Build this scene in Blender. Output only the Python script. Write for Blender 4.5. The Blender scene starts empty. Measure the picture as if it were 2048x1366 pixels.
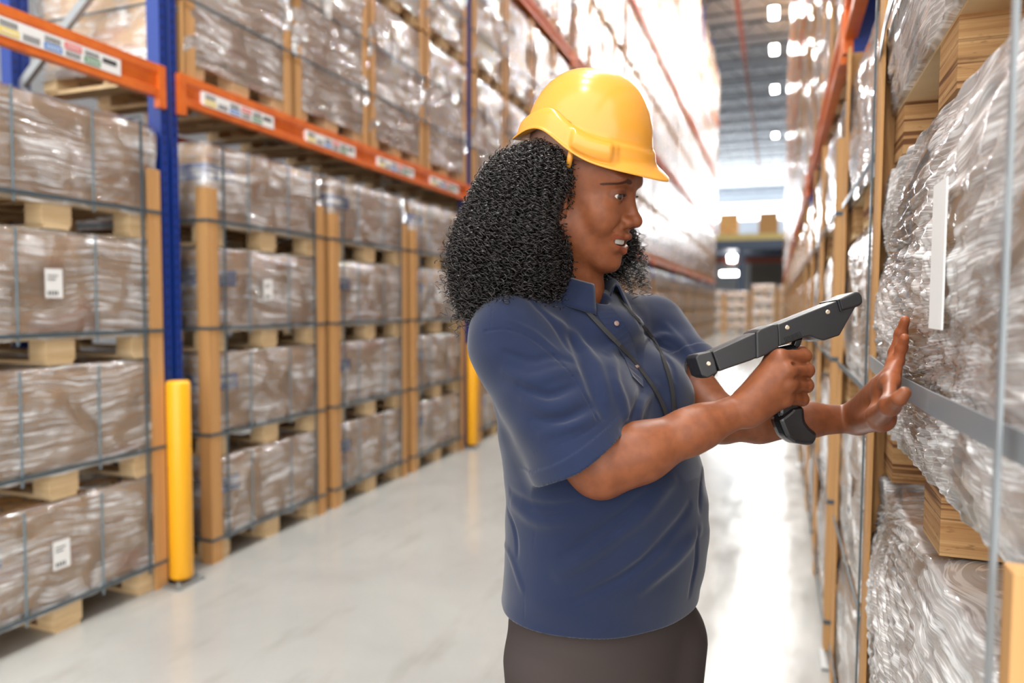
import bpy, bmesh, math, random
import numpy as np
from mathutils import Vector, Matrix
PI = math.pi
random.seed(7)
SC = bpy.context.scene
COL = SC.collection

# ------------------------------------------------------------------ camera
CAM_H = 1.4
FPX = 1427.0
YAW, PITCH, ROLL = .3556, -.0528, .0051
def _rot():
    cy, sy, cp, sp, cr, sr = math.cos(YAW), math.sin(YAW), math.cos(PITCH), math.sin(PITCH), math.cos(ROLL), math.sin(ROLL)
    B = np.array([[1, 0, 0], [0, 0, -1], [0, 1, 0]], float)
    Rx = np.array([[1, 0, 0], [0, cp, -sp], [0, sp, cp]])
    Rz = np.array([[cy, -sy, 0], [sy, cy, 0], [0, 0, 1]])
    Rr = np.array([[cr, -sr, 0], [sr, cr, 0], [0, 0, 1]])
    return Rz @ Rx @ B @ Rr
RC = _rot()
cd = bpy.data.cameras.new('camera')
cd.sensor_width = 36.0
cd.lens = 36.0 * FPX / 2048.0
cd.clip_start = .02
cd.clip_end = 400
cd.dof.use_dof = True
cd.dof.focus_distance = 1.13
cd.dof.aperture_fstop = 2.2
cam = bpy.data.objects.new('camera', cd)
COL.objects.link(cam)
M4 = Matrix([list(RC[i]) + [0] for i in range(3)] + [[0, 0, 0, 1]])
M4.translation = Vector((0, 0, CAM_H))
cam.matrix_world = M4
SC.camera = cam
def P(px, py, d):
    """world point seen at a pixel of the 2048x1366 photograph at depth d (m)"""
    return np.array([0, 0, CAM_H]) + RC @ np.array([(px - 1024) / FPX, (683 - py) / FPX, -1.]) * d

# ------------------------------------------------------------------ world, exposure
SC.view_settings.view_transform = 'Standard'
SC.view_settings.look = 'None'
SC.view_settings.gamma = 1
SC.view_settings.use_curve_mapping = False
SC.view_settings.exposure = 0.32
w = bpy.data.worlds.new('world')
SC.world = w
w.use_nodes = True
w.node_tree.nodes['Background'].inputs[0].default_value = (1.0, .985, .955, 1)
w.node_tree.nodes['Background'].inputs[1].default_value = 2.7
SC.cycles.max_bounces = 9
SC.cycles.diffuse_bounces = 5
SC.cycles.glossy_bounces = 4
SC.cycles.transparent_max_bounces = 10
SC.cycles.caustics_reflective = False
SC.cycles.caustics_refractive = False
LAMP_W = 340.0
def area_light(name, loc, rot, sx, sy, watt, col=(1, .98, .95), parent=None):
    l = bpy.data.lights.new(name, 'AREA')
    l.shape = 'RECTANGLE'
    l.size, l.size_y = sx, sy
    l.energy = watt
    l.color = col
    o = bpy.data.objects.new(name, l)
    o.location = loc
    o.rotation_euler = rot
    o.parent = parent
    COL.objects.link(o)
    return o

# ------------------------------------------------------------------ node helpers
class NT:
    def __init__(s, name):
        s.m = bpy.data.materials.new(name)
        s.m.use_nodes = True
        s.n = s.m.node_tree.nodes
        s.l = s.m.node_tree.links
        s.n.clear()
        s.out = s.n.new('ShaderNodeOutputMaterial')
    def add(s, t, **kw):
        n = s.n.new('ShaderNode' + t)
        for k, v in kw.items():
            setattr(n, k, v)
        return n
    def set(s, n, i, v):
        if isinstance(v, bpy.types.NodeSocket):
            s.l.new(v, n.inputs[i])
        elif v is not None:
            if isinstance(v, (tuple, list)) and len(v) == 3 and n.inputs[i].type == 'RGBA':
                v = tuple(v) + (1,)
            n.inputs[i].default_value = v
    def math(s, op, a, b=None, c=None, clamp=False):
        n = s.add('Math', operation=op, use_clamp=clamp)
        s.set(n, 0, a); s.set(n, 1, b); s.set(n, 2, c)
        return n.outputs[0]
    def mix(s, f, a, b, mode='MIX'):
        n = s.add('Mix', data_type='RGBA', blend_type=mode)
        s.set(n, 0, f); s.set(n, 6, a); s.set(n, 7, b)
        return n.outputs[2]
    def noise(s, vec, scale, detail=2, rough=.5, dist=0, out=0):
        n = s.add('TexNoise')
        s.set(n, 'Vector', vec); s.set(n, 'Scale', scale); s.set(n, 'Detail', detail)
        s.set(n, 'Roughness', rough); s.set(n, 'Distortion', dist)
        return n.outputs[out]
    def ramp(s, f, a, b, lo=0., hi=1.):
        n = s.add('MapRange')
        s.set(n, 0, f); s.set(n, 1, a); s.set(n, 2, b); s.set(n, 3, lo); s.set(n, 4, hi)
        return n.outputs[0]
    def coord(s, which='Object'):
        return s.add('TexCoord').outputs[which]
    def mapping(s, vec, sc=(1, 1, 1), rot=(0, 0, 0), loc=(0, 0, 0)):
        n = s.add('Mapping')
        s.set(n, 0, vec); n.inputs[1].default_value = loc; n.inputs[2].default_value = rot; n.inputs[3].default_value = sc
        return n.outputs[0]
    def bump(s, h, strength=.3, dist=.01, normal=None):
        n = s.add('Bump')
        s.set(n, 'Strength', strength); s.set(n, 'Distance', dist); s.set(n, 'Height', h)
        if normal is not None: s.set(n, 'Normal', normal)
        return n.outputs[0]
    def pbr(s, col, rough=.5, metal=0., normal=None, spec=.5, **kw):
        n = s.add('BsdfPrincipled')
        s.set(n, 'Base Color', col); s.set(n, 'Roughness', rough); s.set(n, 'Metallic', metal)
        s.set(n, 'Specular IOR Level', spec)
        if normal is not None: s.set(n, 'Normal', normal)
        for k, v in kw.items(): s.set(n, k.replace('_', ' '), v)
        return n.outputs[0]
    def done(s, sh):
        s.l.new(sh, s.out.inputs[0])
        return s.m
def lin(r, g, b):
    f = lambda c: (c / 255 / 12.92) if c <= 10 else ((c / 255 + .055) / 1.055) ** 2.4
    return (f(r), f(g), f(b), 1)
def plain(name, col, rough=.5, metal=0., spec=.5, bump=None, **kw):
    t = NT(name)
    nrm = None
    if bump:
        nrm = t.bump(t.noise(t.coord(), bump[0], 3), bump[1], bump[2])
    return t.done(t.pbr(col, rough, metal, nrm, spec, **kw))
def emit(name, col, s):
    t = NT(name)
    e = t.add('Emission')
    t.set(e, 0, col); t.set(e, 1, s)
    return t.done(e.outputs[0])
def rnd(t):
    """object coordinates shifted per object so copies differ"""
    oi = t.add('ObjectInfo')
    v = t.add('VectorMath', operation='MULTIPLY_ADD')
    c = t.add('CombineXYZ')
    for i in range(3): t.set(c, i, oi.outputs['Random'])
    t.set(v, 0, c.outputs[0]); v.inputs[1].default_value = (17.3, 31.7, 23.9)
    t.set(v, 2, t.coord())
    return v.outputs[0]

# ------------------------------------------------------------------ materials
MT = {}
def wood_mat(name, c1, c2, sc=(4, 4, 60), rough=.7, ply=False):
    t = NT(name)
    v = rnd(t)
    n = t.noise(t.mapping(v, sc), 1.0, 5, .6, .6)
    col = t.mix(t.ramp(n, .3, .72), c1, c2)
    if ply:
        n2 = t.noise(t.mapping(v, (1.5, 1.5, 75)), 1.0, 2, .5, .1)
        col = t.mix(t.ramp(n2, .52, .60), col, lin(112, 72, 42))
        n3 = t.noise(t.mapping(v, (40, 40, 160)), 1.0, 3)
        col = t.mix(t.ramp(n3, .62, .75, 0, .5), col, lin(84, 52, 30))
    nrm = t.bump(n, .25, .004)
    MT[name] = t.done(t.pbr(col, rough, 0, nrm, .3))
wood_mat('pine', lin(232, 206, 165), lin(202, 168, 120))
wood_mat('plywood', lin(205, 165, 115), lin(160, 112, 66), (2, 2, 90), .7, True)
wood_mat('cornerboard', lin(205, 158, 104), lin(190, 140, 86), (40, 40, 1.5), .6)
def carton_mat():
    t = NT('cardboard')
    v = rnd(t)
    n = t.noise(v, 3, 3)
    n2 = t.noise(t.mapping(v, (1, 1, 60)), 2, 2)
    col = t.mix(t.ramp(n, .3, .7), lin(250, 196, 128), lin(242, 182, 112))
    col = t.mix(t.ramp(n2, .35, .7, 0, .35), col, lin(250, 214, 160))
    # printed rusty marks on the carton side
    n4 = t.noise(t.mapping(v, (1.6, 1.6, 5)), 1.3, 1, .4)
    col = t.mix(t.ramp(n4, .60, .68, 0, .5), col, lin(214, 112, 66))
    MT['cardboard'] = t.done(t.pbr(col, .75, 0, t.bump(n2, .1, .002), .2))
carton_mat()
def film_mat(name, zs, tilt, white=.5, clear=.04, bumpd=.014, rough=.12, xy=1.6, pl=.42, ph=.66, milk=.10):
    """stretch film: clear and glossy, drawn into long whitish wrinkles"""
    t = NT(name)
    v = rnd(t)
    warp = t.noise(v, 1.9, 2, .5, 0, 1)
    va = t.add('VectorMath', operation='MULTIPLY_ADD')
    t.set(va, 0, warp); va.inputs[1].default_value = (.0, .0, .16); t.set(va, 2, v)
    w_ = va.outputs[0]
    a = t.noise(t.mapping(w_, (xy, xy, zs), tilt), 1.0, 4, .65, .35)
    b = t.noise(t.mapping(w_, (xy * 2.6, xy * 2.6, zs * 2.2), (-tilt[0] * 2.2, tilt[1], 0)), 1.0, 3, .6, .5)
    big = t.noise(v, 5.5, 3, .55, .7)
    # thin crests of the wrinkles: 1 - |a - .5| sharpened
    ca = t.ramp(t.math('ABSOLUTE', t.math('SUBTRACT', a, .5)), .0, .030, 1, 0)
    cb = t.ramp(t.math('ABSOLUTE', t.math('SUBTRACT', b, .52)), .0, .030, 1, 0)
    patch = t.ramp(big, pl, ph)
    crest = t.math('MULTIPLY', t.math('ADD', ca, t.math('MULTIPLY', cb, .6)), patch, clamp=True)
    h = t.math('ADD', t.math('ADD', a, t.math('MULTIPLY', b, .55)), t.math('MULTIPLY', big, .25))
    nrm = t.bump(h, 1.0, bumpd)
    gl = t.add('BsdfGlossy')
    t.set(gl, 'Color', (1, 1, 1, 1)); t.set(gl, 'Roughness', rough); t.set(gl, 'Normal', nrm)
    df = t.add('BsdfDiffuse')
    t.set(df, 0, (.95, .95, .95, 1)); t.set(df, 'Normal', nrm)
    tr = t.add('BsdfTransparent')
    tr.inputs[0].default_value = (.985, .985, .985, 1)
    m1 = t.add('MixShader')
    t.set(m1, 0, t.math('ADD', t.math('MULTIPLY', crest, white), t.math('MULTIPLY_ADD', patch, clear, milk), clamp=True))
    t.l.new(tr.outputs[0], m1.inputs[1]); t.l.new(df.outputs[0], m1.inputs[2])
    fr = t.add('Fresnel'); t.set(fr, 0, 1.45); t.set(fr, 'Normal', nrm)
    m2 = t.add('MixShader')
    t.set(m2, 0, t.math('ADD', fr.outputs[0], t.math('MULTIPLY', patch, .10), clamp=True))
    t.l.new(m1.outputs[0], m2.inputs[1]); t.l.new(gl.outputs[0], m2.inputs[2])
    MT[name] = t.done(m2.outputs[0])
film_mat('film', 30, (.20, 0, 0), 1.0, .05, .010, .08, .7, .40, .62, .11)
film_mat('film_far', 14, (.26, 0, 0), .95, .14, .018, .09, 1.3, .42, .66, .16)
film_mat('film_near', 34, (.10, 0, 0), 1.0, .42, .006, .08, 1.2, .36, .60, .16)
MT['strap'] = plain('strap', lin(72, 86, 94), .35, spec=.6)
MT['strap_thin'] = plain('strap_thin', lin(122, 138, 146), .4)
MT['strap_grey'] = plain('strap_grey', lin(128, 134, 138), .3, spec=.6)
MT['blue_label'] = plain('blue_label', lin(10, 84, 190), .45)
MT['paper'] = plain('paper', lin(240, 240, 238), .6)
MT['ink'] = plain('ink', lin(60, 60, 64), .6)
MT['lab_yellow'] = plain('lab_yellow', lin(238, 212, 92), .5)
MT['lab_blue'] = plain('lab_blue', lin(60, 130, 205), .5)
MT['lab_red'] = plain('lab_red', lin(225, 82, 82), .5)
MT['lab_green'] = plain('lab_green', lin(70, 140, 92), .5)
MT['guard_yellow'] = plain('guard_yellow', lin(252, 180, 30), .35, bump=(9, .08, .01))
MT['steel_grey'] = plain('steel_grey', lin(150, 152, 152), .4, .6)
MT['brace'] = plain('brace', lin(165, 168, 170), .4, .7)
MT['dark_steel'] = plain('dark_steel', lin(70, 82, 100), .5, .3)
MT['red_steel'] = plain('red_steel', lin(150, 76, 52), .6)
MT['tan_beam'] = plain('tan_beam', lin(214, 190, 120), .6)
MT['wall_panel'] = plain('wall_panel', lin(205, 208, 212), .7)
MT['dark_wall'] = plain('dark_wall', lin(120, 112, 104), .8)
def orange_mat():
    t = NT('orange_beam')
    n = t.noise(t.mapping(rnd(t), (1, 6, 6)), 2, 3)
    col = t.mix(t.ramp(n, .35, .7), lin(228, 116, 40), lin(208, 94, 30))
    MT['orange'] = t.done(t.pbr(col, .38, 0, None, .5))
orange_mat()
def blue_mat():
    """blue rack post with a double row of punched slots on its faces"""
    t = NT('blue_post')
    s = t.add('SeparateXYZ'); t.set(s, 0, t.coord())
    def row(axis, off):
        dz = t.math('ABSOLUTE', t.math('SUBTRACT', t.math('FRACT', t.math('MULTIPLY', s.outputs[2], 20.0)), .5))
        dy = t.math('ABSOLUTE', t.math('SUBTRACT', t.math('ABSOLUTE', s.outputs[axis]), off))
        return t.math('MULTIPLY', t.math('LESS_THAN', dz, .16), t.math('LESS_THAN', dy, .0065))
    hole = t.math('MAXIMUM', row(1, .030), 0)
    col = t.mix(hole, lin(14, 54, 140), lin(6, 12, 30))
    MT['blue'] = t.done(t.pbr(col, .35, 0, None, .5))
blue_mat()
def floor_mat():
    t = NT('polished_concrete')
    v = t.coord()
    n = t.noise(v, .9, 5, .6, .4)
    n2 = t.noise(t.mapping(v, (3, .8, 1)), 2.2, 4, .6)
    col = t.mix(t.ramp(n, .3, .7), lin(147, 147, 145), lin(165, 165, 161))
    col = t.mix(t.ramp(n2, .55, .75, 0, .35), col, lin(118, 116, 108))
    r = t.ramp(n2, .3, .7, .10, .26)
    MT['floor'] = t.done(t.pbr(col, r, 0, t.bump(n, .04, .01), .6))
floor_mat()
def deck_mat():
    t = NT('ribbed_roof_deck')
    s = t.add('SeparateXYZ'); t.set(s, 0, t.coord())
    f = t.math('FRACT', t.math('MULTIPLY', s.outputs[0], 3.3))
    tri = t.math('ABSOLUTE', t.math('SUBTRACT', f, .5))
    MT['deck'] = t.done(t.pbr(lin(214, 220, 226), .5, .1, t.bump(t.ramp(tri, .2, .3), 1, .05), .5))
deck_mat()

# ------------------------------------------------------------------ mesh building
class MB:
    """collects boxes, prisms and quads with materials, then becomes ONE mesh object"""
    def __init__(s):
        s.v, s.f, s.mi, s.mats = [], [], [], []
    def mid(s, m):
        if m not in s.mats: s.mats.append(m)
        return s.mats.index(m)
    def add(s, vs, fs, m):
        b = len(s.v); k = s.mid(m)
        s.v.extend([tuple(float(c) for c in p) for p in vs])
        for f in fs:
            s.f.append(tuple(b + i for i in f)); s.mi.append(k)
        return s
    def box(s, x0, x1, y0, y1, z0, z1, m, skip=()):
        vs = [(x0, y0, z0), (x1, y0, z0), (x1, y1, z0), (x0, y1, z0), (x0, y0, z1), (x1, y0, z1), (x1, y1, z1), (x0, y1, z1)]
        fs = [(0, 3, 2, 1), (4, 5, 6, 7), (0, 1, 5, 4), (1, 2, 6, 5), (2, 3, 7, 6), (3, 0, 4, 7)]
        return s.add(vs, fs, m)
    def bar(s, a, b, wd, ht, m, up=(0, 0, 1)):
        a, b = Vector(a), Vector(b)
        d = (b - a).normalized()
        u = Vector(up)
        r = d.cross(u)
        if r.length < 1e-4: r = d.cross(Vector((1, 0, 0)))
        r.normalize(); u = r.cross(d)
        q = [r * wd / 2 + u * ht / 2, -r * wd / 2 + u * ht / 2, -r * wd / 2 - u * ht / 2, r * wd / 2 - u * ht / 2]
        vs = [a + k for k in q] + [b + k for k in q]
        return s.add(vs, [(0, 1, 2, 3), (7, 6, 5, 4), (0, 4, 5, 1), (1, 5, 6, 2), (2, 6, 7, 3), (3, 7, 4, 0)], m)
    def tube(s, pts, r, m, n=8, close=True):
        pts = [Vector(p) for p in pts]
        vs, fs = [], []
        rr = r if isinstance(r, (list, tuple)) else [r] * len(pts)
        prev = None
        for i, p in enumerate(pts):
            d = (pts[min(i + 1, len(pts) - 1)] - pts[max(i - 1, 0)]).normalized()
            x = (prev - d * prev.dot(d)) if prev is not None else d.orthogonal()
            x.normalize(); prev = x
            y = d.cross(x)
            for k in range(n):
                a = 2 * PI * k / n
                vs.append(p + (x * math.cos(a) + y * math.sin(a)) * rr[i])
        for i in range(len(pts) - 1):
            for k in range(n):
                k2 = (k + 1) % n
                fs.append((i * n + k, i * n + k2, (i + 1) * n + k2, (i + 1) * n + k))
        if close:
            fs.append(tuple(range(n - 1, -1, -1))); fs.append(tuple((len(pts) - 1) * n + k for k in range(n)))
        return s.add(vs, fs, m)
    def merge(s, o, off=(0, 0, 0), sx=1):
        b = len(s.v)
        s.v.extend([(p[0] * sx + off[0], p[1] + off[1], p[2] + off[2]) for p in o.v])
        for f, k in zip(o.f, o.mi):
            g = tuple(b + i for i in (f if sx > 0 else f[::-1]))
            s.f.append(g); s.mi.append(s.mid(o.mats[k]))
    def mesh(s, name, smooth=False):
        me = bpy.data.meshes.new(name)
        me.from_pydata(s.v, [], s.f)
        for m in s.mats: me.materials.append(MT[m])
        me.polygons.foreach_set('material_index', s.mi)
        if smooth: me.polygons.foreach_set('use_smooth', [True] * len(s.f))
        me.update()
        return me
    def build(s, name, parent=None, smooth=False, bevel=0, loc=None):
        o = bpy.data.objects.new(name, s.mesh(name, smooth))
        COL.objects.link(o)
        if parent is not None: o.parent = parent
        if loc is not None: o.location = loc
        if bevel:
            b = o.modifiers.new('bevel', 'BEVEL'); b.width = bevel; b.segments = 2; b.limit_method = 'ANGLE'
        return o
def tag(o, label=None, cat=None, group=None, kind=None):
    if label: o['label'] = label
    if cat: o['category'] = cat
    if group: o['group'] = group
    if kind: o['kind'] = kind
    return o
def empty(name, loc, label, cat, group=None, rz=0):
    o = bpy.data.objects.new(name, None)
    COL.objects.link(o)
    o.location = loc; o.rotation_euler = (0, 0, rz); o.empty_display_size = .1
    return tag(o, label, cat, group)
def copy_tree(o, parent=None):
    c = o.copy(); COL.objects.link(c)
    if parent is not None: c.parent = parent
    for ch in list(o.children): copy_tree(ch, c)
    return c
def np_obj(name, V, F, mat, parent=None, smooth=True, cols=None):
    """mesh from numpy arrays (all faces the same size)"""
    me = bpy.data.meshes.new(name)
    nv, nf, k = len(V), len(F), F.shape[1]
    me.vertices.add(nv); me.vertices.foreach_set('co', np.ascontiguousarray(V, dtype=np.float32).ravel())
    me.loops.add(nf * k); me.loops.foreach_set('vertex_index', np.ascontiguousarray(F, dtype=np.int32).ravel())
    me.polygons.add(nf)
    me.polygons.foreach_set('loop_start', np.arange(0, nf * k, k, dtype=np.int32))
    me.polygons.foreach_set('loop_total', np.full(nf, k, dtype=np.int32))
    if smooth: me.polygons.foreach_set('use_smooth', np.ones(nf, dtype=bool))
    me.update(calc_edges=True)
    me.validate()
    if cols is not None:
        a = me.color_attributes.new('tint', 'FLOAT_COLOR', 'POINT')
        c = np.ones((nv, 4), np.float32); c[:, :cols.shape[1]] = cols
        a.data.foreach_set('color', c.ravel())
    me.materials.append(MT[mat] if isinstance(mat, str) else mat)
    o = bpy.data.objects.new(name, me)
    COL.objects.link(o)
    if parent is not None: o.parent = parent
    return o
ORD = ['nearest', 'second', 'third', 'fourth', 'fifth', 'sixth', 'seventh', 'eighth', 'ninth', 'tenth', 'eleventh']
LVL = ['lowest', 'second', 'third', 'top']
NTH = 'first second third fourth fifth sixth seventh eighth ninth tenth eleventh twelfth thirteenth fourteenth fifteenth sixteenth seventeenth eighteenth nineteenth twentieth'.split()
# ------------------------------------------------------------------ the building
XL, XR = -2.82, .24          # aisle faces of the two racks
CEIL = 13.6
YEND = 82.0
b = MB(); b.box(-14, 12, -8, YEND, -.1, 0, 'floor'); tag(b.build('floor'), kind='structure')
b = MB(); b.box(-14, 12, -8, YEND, CEIL + .55, CEIL + .7, 'deck'); tag(b.build('ceiling'), kind='structure')
b = MB(); b.box(-14.2, -14, -8, YEND, 0, CEIL + .6, 'wall_panel'); tag(b.build('wall_left'), kind='structure')
b = MB(); b.box(12, 12.2, -8, YEND, 0, CEIL + .6, 'wall_panel'); tag(b.build('wall_right'), kind='structure')
b = MB(); b.box(-14, 12, YEND, YEND + .2, 0, 10.6, 'wall_panel'); b.box(-14, 12, YEND, YEND + .2, 12.4, CEIL + .6, 'wall_panel')
tag(b.build('wall_back'), kind='structure')
MT['daylight'] = emit('daylight', (.93, .97, 1, 1), 6.0)
b = MB(); b.box(-14, 12, YEND + .05, YEND + .12, 10.6, 12.4, 'daylight')
tag(b.build('window_1'), kind='structure')
area_light('clerestory_daylight', (-1, YEND - .2, 11.5), (-PI / 2, 0, 0), 24, 1.7, 5000, (.93, .97, 1))
# open web roof joists across the aisle
def joist(y, n):
    m = MB()
    z1, z0 = CEIL + .5, CEIL - .25
    m.box(-14, 12, -.05, .05, z1 - .07, z1, 'dark_steel')
    m.box(-14, 12, -.05, .05, z0, z0 + .07, 'dark_steel')
    x = -6.0
    s = 0
    while x < 4.2:
        m.bar((x, 0, z0 if s else z1), (x + .8, 0, z1 if s else z0), .035, .035, 'dark_steel')
        x += .8; s = 1 - s
    return m
jm = joist(0, 0).mesh('roof_joist')
for i, y in enumerate([y for y in np.arange(22, 81, 3.1)]):
    o = bpy.data.objects.new('roof_joist', jm); COL.objects.link(o); o.location = (0, y, 0)
    tag(o, 'grey open web roof joist, %s one counting away from the camera' % NTH[i], 'joist', 'roof joists over the far aisle')
b = MB(); b.bar((-1.75, 14, CEIL - .42), (-1.75, 66, CEIL - .42), .16, .22, 'red_steel')
tag(b.build('roof_pipe'), 'long rust red pipe running lengthwise under the roof joists', 'pipe')

# high bay lamps in a row below the joists
MT['lamp_glow'] = emit('lamp_glow', (1, .98, .95, 1), 30.0)
def lamp_meshes():
    a = MB(); a.box(-.62, .62, -.16, .16, .05, .13, 'steel_grey'); a.box(-.66, .66, -.2, .2, .0, .05, 'steel_grey')
    a.bar((-.4, 0, .13), (-.4, 0, 1.3), .015, .015, 'steel_grey'); a.bar((.4, 0, .13), (.4, 0, 1.3), .015, .015, 'steel_grey')
    g = MB(); g.box(-.6, .6, -.15, .15, -.012, 0, 'lamp_glow')
    return a.mesh('lamp_housing'), g.mesh('lamp_diffuser')
lh, lg = lamp_meshes()
def lamp(x, y, label, group, watt):
    t = empty('high_bay_lamp', (x, y, CEIL - .75), label, 'lamp', group, PI / 2)
    for nm, me in (('housing', lh), ('diffuser', lg)):
        o = bpy.data.objects.new(nm, me); COL.objects.link(o); o.parent = t
    area_light('lamp_light', (0, 0, -.03), (0, 0, 0), 1.2, .3, watt, (1, .985, .95), t)
for i, y in enumerate([-5, -1, 3, 7, 11, 15, 20, 25, 30.4, 34.7, 41, 52, 63]):
    near = y < 30
    lamp(-1.3 if near else -.4, y,
         'white high bay lamp over the near aisle, %s in its row' % ORD[i] if near else 'bright high bay lamp under the roof, %s of those in view' % ORD[i - 8],
         'high bay lamps over the near aisle' if near else 'high bay lamps in view under the roof', LAMP_W * (1.0 if y < 20 else 1.4))

# ------------------------------------------------------------------ pallet stacks
def pallet_mb(W, D, nb=3, block='pine', h=.14, skid=True):
    """W along the aisle (y), D deep (x, 0 = aisle face, + into the rack)"""
    m = MB()
    bw, bd = .13, .10
    for iy in range(nb):
        y = iy * (W - bw) / (nb - 1)
        for ix in range(3):
            x = ix * (D - bd) / 2
            m.box(x, x + bd, y, y + bw, .018 if skid else 0, h - .034, block)
        if skid: m.box(0, D, y + .01, y + bw - .01, 0, .018, 'pine')
    for ix in range(3):
        x = ix * (D - bd) / 2
        m.box(x, x + bd, 0, W, h - .034, h - .018, 'pine')
    n = 6
    for i in range(n):
        y = i * (W - .1) / (n - 1)
        m.box(-.004, D, y, y + .1, h - .018, h, 'pine')
    return m
def film_shell(W, D, z0, z1, seed, amp=.010, res=.04, out=.012, waist=0.0):
    """wrinkled film skin round a carton; open below, closed on top; sides bulge a little"""
    rs = np.random.RandomState(seed)
    ny, nx, nz = max(4, int(W / res)), max(4, int(D / res)), max(3, int((z1 - z0) / res))
    per = []
    r = .02
    def side(a, b, n):
        for i in range(n): per.append(np.array(a) + (np.array(b) - np.array(a)) * i / n)
    side((-out, -out), (-out, W + out), ny); side((-out, W + out), (D + out, W + out), nx)
    side((D + out, W + out), (D + out, -out), ny); side((D + out, -out), (-out, -out), nx)
    per = np.array(per); n = len(per)
    cen = np.array([D / 2, W / 2])
    ph = rs.rand(12) * 6.28
    V = []
    def nz_(u, v):
        s = 0
        for k in range(5):
            s = s + np.sin(u * (2.1 + 2.3 * k) + v * (3 + 5 * ((k * 3) % 4)) * (1 if k % 2 else -1) + ph[k]) / (1 + .6 * k)
        return s / 2.2
    for j in range(nz + 1):
        t = j / nz
        z = z0 + (z1 - z0) * t
        bulge = math.sin(PI * min(1, t * 1.02)) * .5
        u = np.arange(n) * res
        off = amp * nz_(u * 3, t * 3) + amp * bulge
        if j == nz: off = off * .3 - .008
        if j == 0: off = off * .3 - waist
        dirs = per - cen
        dn = np.stack([np.sign(per[:, 0] - cen[0]) * (np.abs(per[:, 0] - cen[0]) > D / 2 + out - 1e-3),
                       np.sign(per[:, 1] - cen[1]) * (np.abs(per[:, 1] - cen[1]) > W / 2 + out - 1e-3)], 1)
        q = per + dn * off[:, None]
        zz = z + (.006 * nz_(u * 5, 9.0) if j in (0, nz) else 0) * np.ones(n)
        V.append(np.column_stack([q, zz]))
    inner = cen + (per - cen) * .93
    V.append(np.column_stack([inner, np.full(n, z1 + .004)]))
    V = np.concatenate(V)
    m = MB()
    fs = []
    for j in range(nz + 1):
        for i in range(n):
            i2 = (i + 1) % n
            fs.append((j * n + i, (j + 1) * n + i, (j + 1) * n + i2, j * n + i2))
    fs.append(tuple((nz + 1) * n + i for i in range(n)))
    m.add(V, fs, 'film')
    return m
def strap_loop(W, D, z, o, h=.016, t=.003, m='strap', wob=0):
    b = MB()
    c = [(-o, -o), (-o, W + o), (D + o, W + o), (D + o, -o)]
    for i in range(4):
        a, d = c[i], c[(i + 1) % 4]
        b.bar((a[0], a[1], z), (d[0], d[1], z), t, h, m)
    return b
def corner_mb(x, y, sx, sy, z0, z1, leg=.075, t=.007, m='cornerboard'):
    b = MB()
    b.box(min(x, x + sx * t), max(x, x + sx * t), min(y, y + sy * leg), max(y, y + sy * leg), z0, z1, m)
    b.box(min(x, x + sx * leg), max(x, x + sx * leg), min(y, y + sy * t), max(y, y + sy * t), z0, z1, m)
    return b
def blue_tape(W, z, D):
    b = MB()
    b.box(-.003, .32, -.004, 0, z, z + .085, 'blue_label')
    b.box(-.004, 0, -.003, .21, z, z + .085, 'blue_label')
    for k in range(3):
        b.box(.02, .11 - .02 * k, -.005, -.004, z + .05 - .018 * k, z + .058 - .018 * k, 'paper')
        b.box(-.005, -.004, .02, .1 - .02 * k, z + .05 - .018 * k, z + .058 - .018 * k, 'paper')
    return b
def paper_label(y, z, w=.075, h=.12):
    b = MB()
    b.box(-.004, -.002, y, y + w, z, z + h, 'paper')
    for k in range(4): b.box(-.005, -.004, y + .01 + k * .012, y + .016 + k * .012, z + .012, z + .03, 'ink')
    b.box(-.005, -.004, y + .01, y + w - .02, z + h - .03, z + h - .026, 'ink')
    b.box(-.005, -.004, y + .01, y + w - .03, z + h - .045, z + h - .041, 'ink')
    return b
LOW_Z = [0, .567, 1.134, 1.70]
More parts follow.
